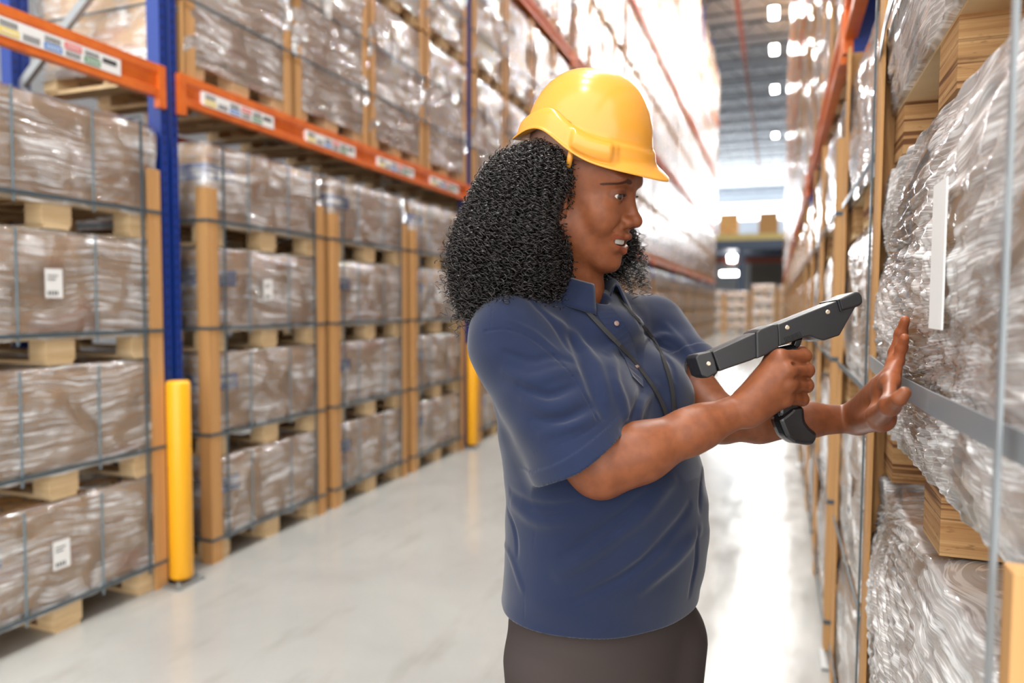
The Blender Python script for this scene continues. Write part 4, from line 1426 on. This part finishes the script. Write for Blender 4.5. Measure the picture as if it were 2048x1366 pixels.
# drag folds on the near sleeve, chest and belly; pixels of the photograph give where they run
def ridge(pts, r, k=.012, op=1):
    q_ = march(base_sh, smooth_path(pts, 7))[0]
    if len(q_) < 2: return
    amp = r * .75 * op; w_ = r * 1.0 if op == 1 else r * .8
    c = q_.mean(0); R_ = np.sqrt(((q_ - c) ** 2).sum(1)).max() + 3.2 * w_
    n_ = len(q_) - 1
    def f(p):
        best = np.full(len(p), 1e3); tt = np.zeros(len(p))
        for i in range(n_):
            a, b_ = q_[i], q_[i + 1]; ba = b_ - a
            h = np.clip((p - a) @ ba / (ba @ ba), 0, 1)
            dd = np.sqrt(((p - a - h[:, None] * ba) ** 2).sum(1))
            m_ = dd < best
            best = np.where(m_, dd, best); tt = np.where(m_, (i + h) / n_, tt)
        return amp * np.exp(-(best / w_) ** 2) * (best < 3 * w_) * np.sin(PI * (.08 + .84 * tt)) ** .8
    sh.p.append((f, c, R_, .001, 0, WORLD))
def march(S, pix):
    """first hits of the volume along the rays through pixels of the photograph: points, normals"""
    o = np.array([0, 0, CAM_H]); v = np.array([P(a, b_, 1.) - o for a, b_ in pix]); n_ = len(v)
    t = np.full(n_, .75); live = np.ones(n_, bool)
    for _ in range(90):
        d = S.ev(o + v * t[:, None])
        live = (d > .0005) & (t < 1.6)
        if not live.any(): break
        t = np.where(live, t + np.maximum(d * .6, .0005), t)
    p = o + v * t[:, None]
    d = S.ev(p); e = .0015
    g = np.stack([S.ev(p + np.eye(3)[a] * e) - d for a in range(3)], 1)
    g /= np.maximum(np.linalg.norm(g, axis=1), 1e-9)[:, None]
    ok = t < 1.6
    return p[ok], g[ok]
base_sh = SDF(); base_sh.p = list(sh.p)
G = -1
folds = [
    ([(1010, 742), (1062, 762), (1120, 745), (1150, 742)], .009, 1), ([(1040, 772), (1095, 792), (1150, 772)], .008, -1),
    ([(1050, 800), (1105, 815), (1165, 790)], .010, 1), ([(1065, 838), (1130, 838), (1185, 810)], .008, -1),
    ([(1010, 705), (1060, 722), (1110, 712), (1140, 722)], .007, -1),
    ([(1085, 868), (1150, 850), (1190, 832)], .008, 1),
    ([(1150, 700), (1180, 760), (1205, 830)], .010, -1), ([(1135, 660), (1168, 720), (1192, 790)], .011, -1),
    ([(1090, 625), (1140, 665), (1200, 745), (1215, 800)], .009, 1),
    ([(1215, 705), (1240, 690), (1262, 700)], .009, 1), ([(1228, 715), (1232, 760), (1250, 810), (1258, 850)], .008, 1),
    ([(1245, 860), (1270, 820), (1282, 780)], .007, -1), ([(1275, 850), (1285, 810), (1310, 770)], .008, 1),
    ([(1300, 680), (1330, 672), (1362, 690)], .008, 1), ([(1318, 700), (1345, 735), (1350, 760)], .006, -1), ([(1335, 650), (1365, 690), (1390, 720)], .007, 1),
    ([(1275, 640), (1300, 675), (1340, 700)], .006, -1),
    ([(1300, 985), (1250, 1030), (1190, 1070), (1130, 1110)], .012, -1), ([(1345, 960), (1280, 1030), (1210, 1085), (1120, 1150)], .012, 1),
    ([(1380, 1010), (1330, 1080), (1250, 1150), (1150, 1200)], .009, -1), ([(1400, 1060), (1350, 1120), (1280, 1180)], .010, 1),
    ([(1020, 985), (1060, 1010), (1110, 1015), (1160, 1008)], .010, -1), ([(1025, 1010), (1075, 1040), (1140, 1040)], .010, 1),
    ([(1015, 1020), (1030, 1060), (1035, 1110)], .006, -1), ([(1010, 1090), (1030, 1130), (1045, 1180)], .006, 1),
    ([(1412, 900), (1405, 960), (1400, 1020)], .008, -1), ([(1395, 1060), (1392, 1120), (1380, 1190)], .007, -1),
    ([(1060, 600), (1100, 640), (1140, 700)], .006, -1), ([(1015, 640), (1060, 660), (1115, 700)], .004, 1),
]
for pts, r, op in folds: ridge(pts, r, .014, op)
full_sh = SDF(); full_sh.p = list(sh.p)
# shoulder seam
def seam(pts, r=.0013):
    q_ = march(full_sh, smooth_path(pts, len(pts) * 5))[0]
    for i in range(len(q_) - 1): sh.cap(q_[i], q_[i + 1], r, r, .0012, -1)
seam([(970, 662), (1005, 658), (1045, 668), (1095, 700), (1135, 740), (1170, 790), (1195, 840)], .0018)
seam([(985, 600), (983, 630), (980, 658)], .0010)
seam([(1068, 905), (1120, 888), (1175, 862), (1208, 838)], .0010)
seam([(1078, 1010), (1068, 1080), (1052, 1160), (1048, 1235)], .0011)
sh.fn(lambda p: (np.sin(p[:, 0] * 37 + 3 * np.sin(p[:, 2] * 21)) * np.sin(p[:, 2] * 29 + 2 * np.sin(p[:, 1] * 17)) * .0016 +
                 np.sin(p[:, 1] * 61 + p[:, 2] * 43) * np.sin(p[:, 2] * 57 - p[:, 0] * 31) * .0008), (0, 0, 0), 1e3, .001, 0)
# cuts: hem, sleeve ends, neck
sh.plane((0, 0, .895), (0, 0, -1))
inner = [(r_[0], r_[1], r_[2], r_[3] - .011, r_[4] - .011) for r_ in ST]
inner[0] = (.85,) + inner[0][1:]
def hollow(S, f, c, r):
    S.fn(lambda p: np.maximum(f(p), p[:, 2] - .915), c, r, .002, -1)
hollow(sh, loft([(.80,) + tuple(inner[0][1:])] + inner[1:], 0), tc(.9), .3)
sleeve_hole(Rsh, Rhem, hemn, .0665)
sleeve_hole(Lsh, Lhem, Lelb - Lsh, .060)
nk = nrm(EU * 1.0 + tF * .28)
sh.cap(neckb + nk * .014 - tF * .010, neckb + nk * .14 - tF * .014, .046, .056, .004, -1)
sh.ell(neckb + tF * .056 + tX * .004 - EU * .004, (.022, .022, .050), .006, -1)
V, F = sh.mesh((-.75, .55, .85), (.2, 1.75, 1.5), .0026, 20)
shirt = own(np_obj('polo_shirt', V, F, 'shirt'))

# ---- trousers and shoes
tr = SDF()
PT = [(.74, 0, 0, .168, .125), (.80, 0, 0, .176, .136), (.86, 0, 0, .178, .138), (.93, 0, 0, .170, .130), (1.0, 0, 0, .160, .12)]
tr.fn(loft(PT, 0), tc(.87), .26, .02)
for hp, ft in ((hipR, feetR), (hipL, feetL)):
    kn = hp * .45 + ft * .55; kn[2] = .47
    top = hp.copy(); top[2] = .80
    tr.cap(top, kn, .101, .068, .012); tr.cap(kn, (ft[0], ft[1], .10), .066, .058, .02)
tr.plane((0, 0, .07), (0, 0, -1))
V, F = tr.mesh((-.8, .6, .05), (.35, 1.7, 1.05), .006, 16)
own(np_obj('trousers', V, F, 'trousers'))
for ft in (feetR, feetL):
    so = SDF()
    c = np.array([ft[0], ft[1], 0.])
    so.cap(c + EU * .045, c + tF * .15 + EU * .036, .045, .038, .02); so.cap(c + EU * .09, c + EU * .05, .045, .045, .02)
    so.plane((0, 0, 0.001), (0, 0, -1))
    V, F = so.mesh(c - .25, c + .3, .006, 16)
    own(np_obj('shoe', V, F, 'shoe'))

# ---- collar, placket, buttons, lanyard
def ribbon(pts, width, thick, mat, name, up=None, lift=.002, parent=woman, wvec=None):
    """flat band along world points; wvec gives its width direction per point"""
    m = MB(); n = len(pts); vs = []
    for i in range(n):
        d = nrm(pts[min(i + 1, n - 1)] - pts[max(i - 1, 0)])
        nv = nrm(np.array([0, 0, CAM_H]) - pts[i]) if up is None else up[i]
        wv = nrm(np.cross(d, nv)); nv = np.cross(wv, d)
        w_ = width[i] if isinstance(width, (list, tuple)) else width
        for a, b_ in ((-.5, 0), (.5, 0), (.5, 1), (-.5, 1)):
            vs.append(pts[i] + wv * a * w_ + nv * (lift + b_ * thick))
    fs = [(0, 1, 2, 3), tuple(4 * n - 1 - k for k in range(4))]
    for i in range(n - 1):
        for j in range(4):
            fs.append((i * 4 + j, i * 4 + 4 + j, i * 4 + 4 + (j + 1) % 4, i * 4 + (j + 1) % 4))
    m.add(vs, fs, mat)
    return own(m.build(name, smooth=False), parent)
def on_shirt(path, n, width, thick, mat, name, lift=.0015):
    pp, nn = march(full_sh, smooth_path(path, n))
    # smooth out the small folds so the band bridges them
    pp = np.array(pp); nn = np.array(nn)
    for _ in range(2):
        q_ = pp.copy(); q_[1:-1] = (pp[:-2] + pp[1:-1] * 2 + pp[2:]) / 4
        pp = pp * .3 + q_ * .7; nn[1:-1] = (nn[:-2] + nn[1:-1] + nn[2:]) / 3
    nn = [nrm(a) for a in nn]
    return ribbon(list(pp), width, thick, mat, name, nn, lift)
on_shirt([(1140, 588), (1170, 622), (1208, 660), (1245, 700), (1282, 745), (1310, 785), (1325, 815), (1333, 842)], 26, .0075, .0012, 'lanyard', 'lanyard', .003)
on_shirt([(1232, 588), (1252, 618), (1285, 655), (1312, 692), (1330, 735), (1342, 780), (1345, 810), (1345, 842)], 26, .0075, .0012, 'lanyard', 'lanyard', .003)
on_shirt([(1208, 622), (1222, 642), (1246, 680), (1262, 720), (1275, 765)], 14, .030, .0016, 'shirt', 'placket', .0004)
for (px, py) in ((1232, 648), (1273, 735)):
    pp_, nn_ = march(full_sh, [(px, py)])
    if len(pp_):
        a, n_ = pp_[0], nn_[0]
        x_ = nrm(np.cross(n_, EU)); y_ = np.cross(n_, x_)
        V, F = uv_sphere(np.zeros(3), 1.0, x_, n_, y_, 14, 8)
        V = (V - (V @ n_)[:, None] * n_) * .0045 + (V @ n_)[:, None] * n_ * .0016 + a + n_ * .003
        own(np_obj('button', V, F, 'button'))
# collar: a band round the neck that folds over into a leaf
def collar():
    n, m = 64, 10
    V = []
    ax_ = nk
    f0 = nrm(tF - ax_ * (tF @ ax_)); r0 = np.cross(f0, ax_)
    for i in range(n + 1):
        a = -PI + .44 + (2 * PI - .88) * i / n          # opening at the front (a = +-pi)
        dv = r0 * math.sin(a) - f0 * math.cos(a)
        fr = abs(a) / PI
        drop = .034 + .008 * fr ** 3
        for j in range(m + 1):
            t = j / m
            if t < .35:
                u = t / .35; rad = .060 + .003 * u; h = .000 + .026 * u
            elif t < .5:
                u = (t - .35) / .15; rad = .063 + .006 * u; h = .026 + .002 * math.sin(u * PI)
            else:
                u = (t - .5) / .5; rad = .069 + (.020 + .012 * fr) * u; h = .026 - drop * u
            c = neckb + ax_ * (.000 - .010 * fr ** 2) + f0 * (.010 * fr ** 2)
            V.append(c + dv * rad + ax_ * h + f0 * (-.03 * max(0, fr - .75) * 4 * (1 - 0) * 0))
    V = np.array(V)
    idx = np.arange((n + 1) * (m + 1)).reshape(n + 1, m + 1)
    F = np.stack([idx[:-1, :-1], idx[:-1, 1:], idx[1:, 1:], idx[1:, :-1]], -1).reshape(-1, 4)
    o = own(np_obj('collar', V, F, 'shirt_rib'))
    s_ = o.modifiers.new('solid', 'SOLIDIFY'); s_.thickness = .0022; s_.offset = 1
    return o
collar()

# ---- hard hat
HH, HHP = math.radians(22), math.radians(15)
gF = nrm(dirv(math.cos(HH) * math.cos(HHP), -math.sin(HH) * math.cos(HHP), -math.sin(HHP)))
gX = nrm(np.cross(gF, EU)); gX = nrm(gX * math.cos(math.radians(12)) - np.cross(gX, gF) * math.sin(math.radians(12))); gU = np.cross(gX, gF)
HT = Frame(P(1172, 307, 1.17), [gX, gF, gU])
hat = empty('hard_hat', (0, 0, 0), 'glossy yellow hard hat on the head of the woman', 'hard hat')
def hatcurve(a):
    """a = 0 at the front, pi at the back: height of the shell edge and outward reach"""
    fr = math.cos(a)
    side = abs(math.sin(a))
    # rises over the ear towards the back, falls again at the nape
    z = .000 + .030 * math.exp(-((abs(a) - 2.0) / .48) ** 2) - .004 * math.exp(-((abs(a) - 1.15) / .5) ** 2) - .004 * math.exp(-(abs(a) / .6) ** 2)
    reach = .0035 + .017 * max(0, fr) ** 1.5 + .003 * max(0, -fr) ** 3
    return z, reach
def hat_mesh():
    n = 128
    rings = []
    A = [(-PI + 2 * PI * i / n) for i in range(n)]
    LX, LY, HZ = .0925, .1075, .130
    def pt(a, u, grow=0):
        """u: 0 = rim .. 1 = crown along the dome"""
        x = (LX + grow) * math.sin(a); y = (LY + grow) * math.cos(a) + .0
        s = math.cos(u * PI / 2) ** .82; zz = math.sin(u * PI / 2) ** .95
        return x * s, y * s - .004 * zz, zz * (HZ + grow)
    us = [1 - (k / 15) for k in range(0, 13)]
    def ringpts(fn): return [fn(a) for a in A]
    for u in us[1:]:
        def f(a, u=u):
            x, y, z = pt(a, u)
            # centre rib and crown panel give the shell its shape
            w_ = abs(x)
            return (x, y, z + .0012 * math.exp(-(w_ / .012) ** 2))
        rings.append(ringpts(f))
    def band(a, k):
        ze, rc = hatcurve(a)
        # upper line of the rain band
        zb = ze + .030 - .006 * math.exp(-(abs(a) / .7) ** 2)
        if k == 0: x, y, z = pt(a, .0); zz = zb + .0045; g = -.0005
        elif k == 1: zz = zb + .0025; g = .0065
        elif k == 2: zz = zb - .001; g = .0110
        elif k == 3: zz = ze + .008; g = .0120
        elif k == 4: zz = ze + .003; g = .0112 + rc * .15
        u = max(0, math.asin(min(1, max(0, zz / HZ))) / (PI / 2))
        gg = g
        slot = abs(abs(a) - 1.22) < .26
        if k in (1, 2, 3) and slot: gg += .008
        if k in (1, 2, 3) and abs(a) < .85: gg = min(gg, .0015 + .002 * k)
        x, y, _ = pt(a, u)
        r = math.hypot(x, y)
        return (x * (1 + gg / r), y * (1 + gg / r), zz)
    for k in range(0, 5): rings.append(ringpts(lambda a, k=k: band(a, k)))
    def brim(a, t, dz=0):
        ze, rc = hatcurve(a)
        x, y, z = band(a, 4)
        r = math.hypot(x, y)
        g = rc * t
        dip = -.013 * t ** 1.1 * max(0, math.cos(a)) ** 2
        return (x * (1 + g / r * .75), y * (1 + g / r * 1.02), ze + .003 + dip - .001 * t + dz)
    for t in (.3, .6, .85, 1.0): rings.append(ringpts(lambda a, t=t: brim(a, t)))
    rings.append(ringpts(lambda a: brim(a, 1.0, -.0035)))
    for t in (.8, .3): rings.append(ringpts(lambda a, t=t: brim(a, t, -.0030)))
    # inside of the shell
    def inner_(a, u):
        x, y, z = pt(a, u, -.004)
        return (x, y, z + (hatcurve(a)[0] if u < .01 else 0))
    for u in (.0, .15, .3, .5, .7, .85): rings.append(ringpts(lambda a, u=u: inner_(a, u)))
    V = [pt(0, 1.0)] + [p for r in rings for p in r] + [(0, 0, HZ - .006)]
    F = []
    fs3 = []
    for i in range(n): fs3.append((0, 1 + i, 1 + (i + 1) % n))
    for r in range(len(rings) - 1):
        for i in range(n):
            a, b_ = 1 + r * n + i, 1 + r * n + (i + 1) % n
            F.append((a, a + n, b_ + n, b_))
    L0 = 1 + (len(rings) - 1) * n
    for i in range(n): fs3.append((len(V) - 1, L0 + (i + 1) % n, L0 + i))
    return V, F + fs3
V, F = hat_mesh()
m = MB(); m.add([HT.w(p) for p in V], F, 'hat_yellow')
o = m.build('shell', hat, smooth=True)
sd = o.modifiers.new('sub', 'SUBSURF'); sd.levels = 1; sd.render_levels = 1
# sweatband and suspension strap under the back of the shell
n = 60; V = []; F = []
for i in range(n + 1):
    a = -2.85 + 5.7 * i / n
    a2 = a
    for j, (g, z) in enumerate(((-.012, .02), (-.011, -.006), (-.013, -.020 + .006 * math.cos(a) - .004 * math.cos(2 * a)), (-.016, -.020), (-.016, .02))):
        V.append(HT.w(((.0945 + g) * math.sin(a2), -(-.1085 - g) * math.cos(a2 + PI) * 1.0, z + .012)))
for i in range(n):
    for j in range(4): F.append((i * 5 + j, i * 5 + j + 1, (i + 1) * 5 + j + 1, (i + 1) * 5 + j))
np_obj('sweatband', np.array(V), np.array(F), 'hat_strap', hat)
m = MB()
for (a, z) in ((1.50, -.004),):
    c = HT.w((.0925 * math.sin(a) - .001, .1075 * math.cos(a), z))
    m.tube([c + gX * .003 + gU * .012, c + gX * .003, c + gX * .003 - gU * .014], [.0045, .0048, .0040], 'hat_yellow', 10)
m.build('strap_lug', hat, smooth=True)
hat.location = (0, 0, 0)

# ---- hair: dark core plus separate ringlets
hair = SDF()
def hb(px, py, d, r, k=.03): hair.sph(P(px, py, d), r, k)
hb(1072, 400, 1.20, .068); hb(1040, 440, 1.19, .080); hb(1005, 500, 1.18, .078); hb(1048, 500, 1.15, .068); hb(985, 545, 1.18, .056)
hb(1070, 470, 1.13, .055); hb(1085, 390, 1.125, .040); hb(1082, 370, 1.15, .052); hb(1040, 385, 1.19, .060)
hb(1072, 520, 1.145, .046); hb(1080, 555, 1.17, .046); hb(1030, 555, 1.16, .058); hb(995, 590, 1.16, .042); hb(968, 592, 1.17, .033); hb(1098, 352, 1.12, .034)
hb(1078, 440, 1.11, .030); hb(1072, 490, 1.11, .032); hb(1112, 372, 1.11, .022)
# far side
hb(1150, 480, 1.27, .06); hb(1195, 495, 1.29, .040); hb(1228, 498, 1.29, .028); hb(1175, 530, 1.28, .036); hb(1240, 472, 1.29, .018)
V, F = hair.mesh(P(900, 700, 1.0) - .2, P(1250, 250, 1.4) + .2, .006, 16)
tri = V[F].mean(1)
fn_ = np.cross(V[F[:, 1]] - V[F[:, 0]], V[F[:, 2]] - V[F[:, 0]]); fn_ /= np.maximum(np.linalg.norm(fn_, axis=1), 1e-9)[:, None]
cen = V + 0
# shrink the core
hs = SDF(); hs.p = list(hair.p); hs.p = [(lambda p, f=q_[0]: f(p) + .014,) + q_[1:] for q_ in hair.p]
Vc, Fc = hs.mesh(P(900, 700, 1.0) - .2, P(1250, 250, 1.4) + .2, .005, 16)
core = own(np_obj('hair', Vc, Fc, 'hair_core'))
rs = np.random.RandomState(4)
sel = rs.permutation(len(tri))
face_c = HD
curlsV, curlsF = [], []
cnt = 0; base = 0
def add_tube(path, rad, ns=3):
    global base
    n = len(path)
    d = np.gradient(path, axis=0); d /= np.maximum(np.linalg.norm(d, axis=1), 1e-9)[:, None]
    ref = np.tile(np.array([.31, .52, .79]), (n, 1))
    x = np.cross(d, ref); x /= np.linalg.norm(x, axis=1)[:, None]; y = np.cross(d, x)
    vs = []
    for k in range(ns):
        a = 2 * PI * k / ns
        vs.append(path + (x * math.cos(a) + y * math.sin(a)) * rad[:, None])
    vs = np.stack(vs, 1).reshape(-1, 3)
    i = np.arange(n - 1)[:, None] * ns; k = np.arange(ns)[None]
    k2 = (k + 1) % ns
    F_ = np.stack([i + k, i + k2, i + ns + k2, i + ns + k], -1).reshape(-1, 4)
    curlsV.append(vs); curlsF.append(F_ + base); base += len(vs)
NCURL = 5200
for idx in sel:
    if cnt >= NCURL: break
    p, nv = tri[idx], fn_[idx]
    l = HD.loc(p[None])[0]
    if l[1] > .035 and l[0] > -.02 and l[2] > -.09: continue        # not over the face
    vis = nv @ nrm(camp - p)
    if vis < -.35: continue
    hz = nrm(nv * np.array([1, 1, .15]))
    L = rs.uniform(.05, .12)
    nt = int(L / .00125)
    t = np.linspace(0, 1, nt)[:, None]
    tang = nrm(-EU * .9 + hz * rs.uniform(.05, .5) + nrm(rs.normal(size=3)) * .35)
    st = p - nv * rs.uniform(.004, .016) + EU * L * .45
    out = hz * rs.uniform(-.004, .012)
    path = st + tang * L * t + out * np.sin(t * PI) + nrm(rs.normal(size=3)) * .006 * np.sin(t * 4 + rs.uniform(0, 6))
    # keep the ringlet near the skin of the hair mass
    dd = hair.ev(path)
    gr = np.stack([hair.ev(path + np.eye(3)[a] * .004) - dd for a in range(3)], 1) / .004
    tgt = rs.uniform(-.010, .004)
    path = path - gr * (np.clip(dd - tgt, -.02, .05) * .75)[:, None]
    # helix
    d = np.gradient(path, axis=0); d /= np.linalg.norm(d, axis=1)[:, None]
    x = np.cross(d, np.array([.3, .5, .2])); x /= np.linalg.norm(x, axis=1)[:, None]; y = np.cross(d, x)
    rh = rs.uniform(.0034, .0062); turn = 2 * PI * rs.choice([-1, 1]) / rs.uniform(.0095, .016)
    s_ = np.r_[0, np.cumsum(np.linalg.norm(np.diff(path, axis=0), axis=1))][:, None]
    ph = rs.uniform(0, 6.28)
    fade = np.clip(t * 6, 0, 1)
    path = path + (x * np.cos(s_ * turn + ph) + y * np.sin(s_ * turn + ph)) * rh * fade
    lp = HD.loc(path)
    if ((lp[:, 1] > np.where(lp[:, 2] < -.03, .034, .022)) & (lp[:, 0] > -.02) & (lp[:, 2] > -.12)).any(): continue
    add_tube(path, np.full(len(path), rs.uniform(.00045, .00085)))
    cnt += 1
# loose ringlets standing off the outline and beside the far cheek
for k in range(420):
    if k < 300:
        idx = sel[-k - 1]; p, nv = tri[idx], fn_[idx]
        l = HD.loc(p[None])[0]
        if l[1] > -.03 and l[0] > -.02: continue
        if abs(nv @ nrm(camp - p)) > .55: continue
    else:
        p = P(rs.uniform(1205, 1278), rs.uniform(450, 545), rs.uniform(1.26, 1.30)); nv = nrm(dirv(1, 0, -.3))
        q_ = (p - camp)
    L = rs.uniform(.03, .07); nt = 60
    t = np.linspace(0, 1, nt)[:, None]
    path = p + nv * (.003 + .018 * t) - EU * L * (t - .3)
    x = hX; y = np.cross(x, -EU)
    rh = rs.uniform(.004, .0075); turn = 2 * PI * rs.choice([-1, 1]) * L / rs.uniform(.010, .015)
    ph = rs.uniform(0, 6.28)
    path = path + (x * np.cos(t * turn + ph) + y * np.sin(t * turn + ph)) * rh * np.clip(t * 3, 0, 1)
    add_tube(path, np.full(nt, rs.uniform(.0004, .0007)))
curls = np_obj('ringlets', np.concatenate(curlsV), np.concatenate(curlsF), 'hair')
curls.parent = core

# ---- scanner in the right hand
sc_o = P(1540, 668, 1.115)
SEX = nrm(RC[:, 0] * math.cos(math.radians(23.4)) + RC[:, 1] * math.sin(math.radians(23.4)) + (-RC[:, 2]) * .10)
SEY = nrm(-RC[:, 2] - SEX * (-RC[:, 2] @ SEX)); SEZ = np.cross(SEX, SEY); SEZ = SEZ * np.sign(SEZ @ RC[:, 1])
scan = empty('barcode_scanner', (0, 0, 0), 'black pistol-grip barcode scanner held in her near hand', 'barcode scanner')
def spx(cx, cy):
    """crop pixel (3.794x zoom at 1350,560) to scanner plane coordinates"""
    px, py = cx / 3.794 + 1350, cy / 3.794 + 560
    v = P(px, py, 1.) - camp
    t = ((sc_o - camp) @ SEY) / (v @ SEY)
    q_ = camp + v * t - sc_o
    return q_ @ SEX, q_ @ SEZ
def sprism(name, poly, y0, y1, mat, inset=.003, parent=scan, bev=.0022, taper=.0):
    pts = [spx(*p) for p in poly]
    area = sum(pts[i][0] * pts[(i + 1) % len(pts)][1] - pts[(i + 1) % len(pts)][0] * pts[i][1] for i in range(len(pts)))
    if area < 0: pts = pts[::-1]
    n = len(pts)
    c = np.mean(pts, axis=0)
    def W3(p, y, s): 
        q_ = c + (np.array(p) - c) * s
        return sc_o + SEX * q_[0] + SEZ * q_[1] + SEY * y
    vs = [W3(p, y0, 1 - taper) for p in pts] + [W3(p, (y0 + y1) / 2, 1) for p in pts] + [W3(p, y1, 1 - taper) for p in pts]
    fs = [tuple(range(n))[::-1], tuple(range(2 * n, 3 * n))]
    for r in (0, 1):
        for i in range(n):
            j = (i + 1) % n
            fs.append((r * n + i, r * n + j, (r + 1) * n + j, (r + 1) * n + i))
    mb = MB(); mb.add(vs, fs, mat)
    bmq = bmesh.new(); me = mb.mesh(name); bmq.from_mesh(me); bmesh.ops.recalc_face_normals(bmq, faces=bmq.faces); bmq.to_mesh(me); bmq.free()
    o = bpy.data.objects.new(name, me); COL.objects.link(o); o.parent = parent
    b = o.modifiers.new('bevel', 'BEVEL'); b.width = bev; b.segments = 3; b.limit_method = 'ANGLE'; b.angle_limit = math.radians(25)
    return o
sprism('rear_bracket', [(112, 590), (130, 565), (235, 540), (262, 610), (285, 705), (205, 748), (160, 728)], -.024, .024, 'black_plastic', taper=.04)
rb = sprism('rear_body', [(235, 548), (555, 405), (600, 385), (600, 585), (545, 612), (292, 700)], -.021, .021, 'black_plastic', taper=.05)
sprism('mid_housing', [(560, 402), (590, 378), (690, 340), (722, 345), (735, 400), (735, 520), (640, 575), (565, 605)], -.026, .026, 'black_plastic', taper=.04)
sprism('scan_head', [(715, 345), (1172, 163), (1300, 112), (1335, 180), (1300, 235), (1192, 428), (1072, 468), (1022, 455), (965, 432), (905, 448), (725, 515)], -.024, .024, 'black_plastic', taper=.03)
sprism('rubber_bumper', [(1168, 160), (1290, 104), (1325, 100), (1350, 130), (1358, 185), (1330, 210), (1190, 248)], -.0265, .0265, 'black_plastic', bev=.004)
sprism('bracket_edge', [(1160, 162), (1180, 154), (1200, 245), (1186, 250)], -.0275, .0275, 'black_gloss', bev=.001)
sprism('trigger', [(900, 455), (960, 438), (940, 500), (905, 530), (880, 510)], -.006, .006, 'black_gloss')
hd = sprism('handle', [(740, 510), (905, 470), (925, 600), (935, 800), (935, 940), (948, 1060), (860, 1110), (742, 1050), (745, 900), (720, 700)], -.015, .015, 'black_gloss', bev=.010, taper=.08)
sprism('battery_foot', [(742, 1045), (850, 960), (940, 945), (950, 1062), (985, 1110), (1047, 1160), (1035, 1205), (1010, 1252), (940, 1248), (868, 1235), (800, 1190), (770, 1120)], -.019, .019, 'black_gloss', bev=.006, taper=.05)
for (cx, cy) in ((212, 636), (797, 368), (1098, 252)):
    a, b_ = spx(cx, cy)
    c = sc_o + SEX * a + SEZ * b_
    y = -.0245
    mb = MB(); mb.tube([c + SEY * (y + .004), c + SEY * y, c + SEY * (y - .0012)], [.0036, .0036, .0026], 'screw', 12)
    mb.build('screw', scan, smooth=False)
# ribbed grille with unreadable moulded lettering
mb = MB()
for k in range(11):
    a, b_ = spx(780 + k * 11.5, 462 - k * 4.6)
    c = sc_o + SEX * a + SEZ * b_ - SEY * .0238
    mb.bar(c + SEZ * .0042, c - SEZ * .0042, .0012, .0016, 'black_gloss', up=tuple(SEY))
mb.build('grille', scan)
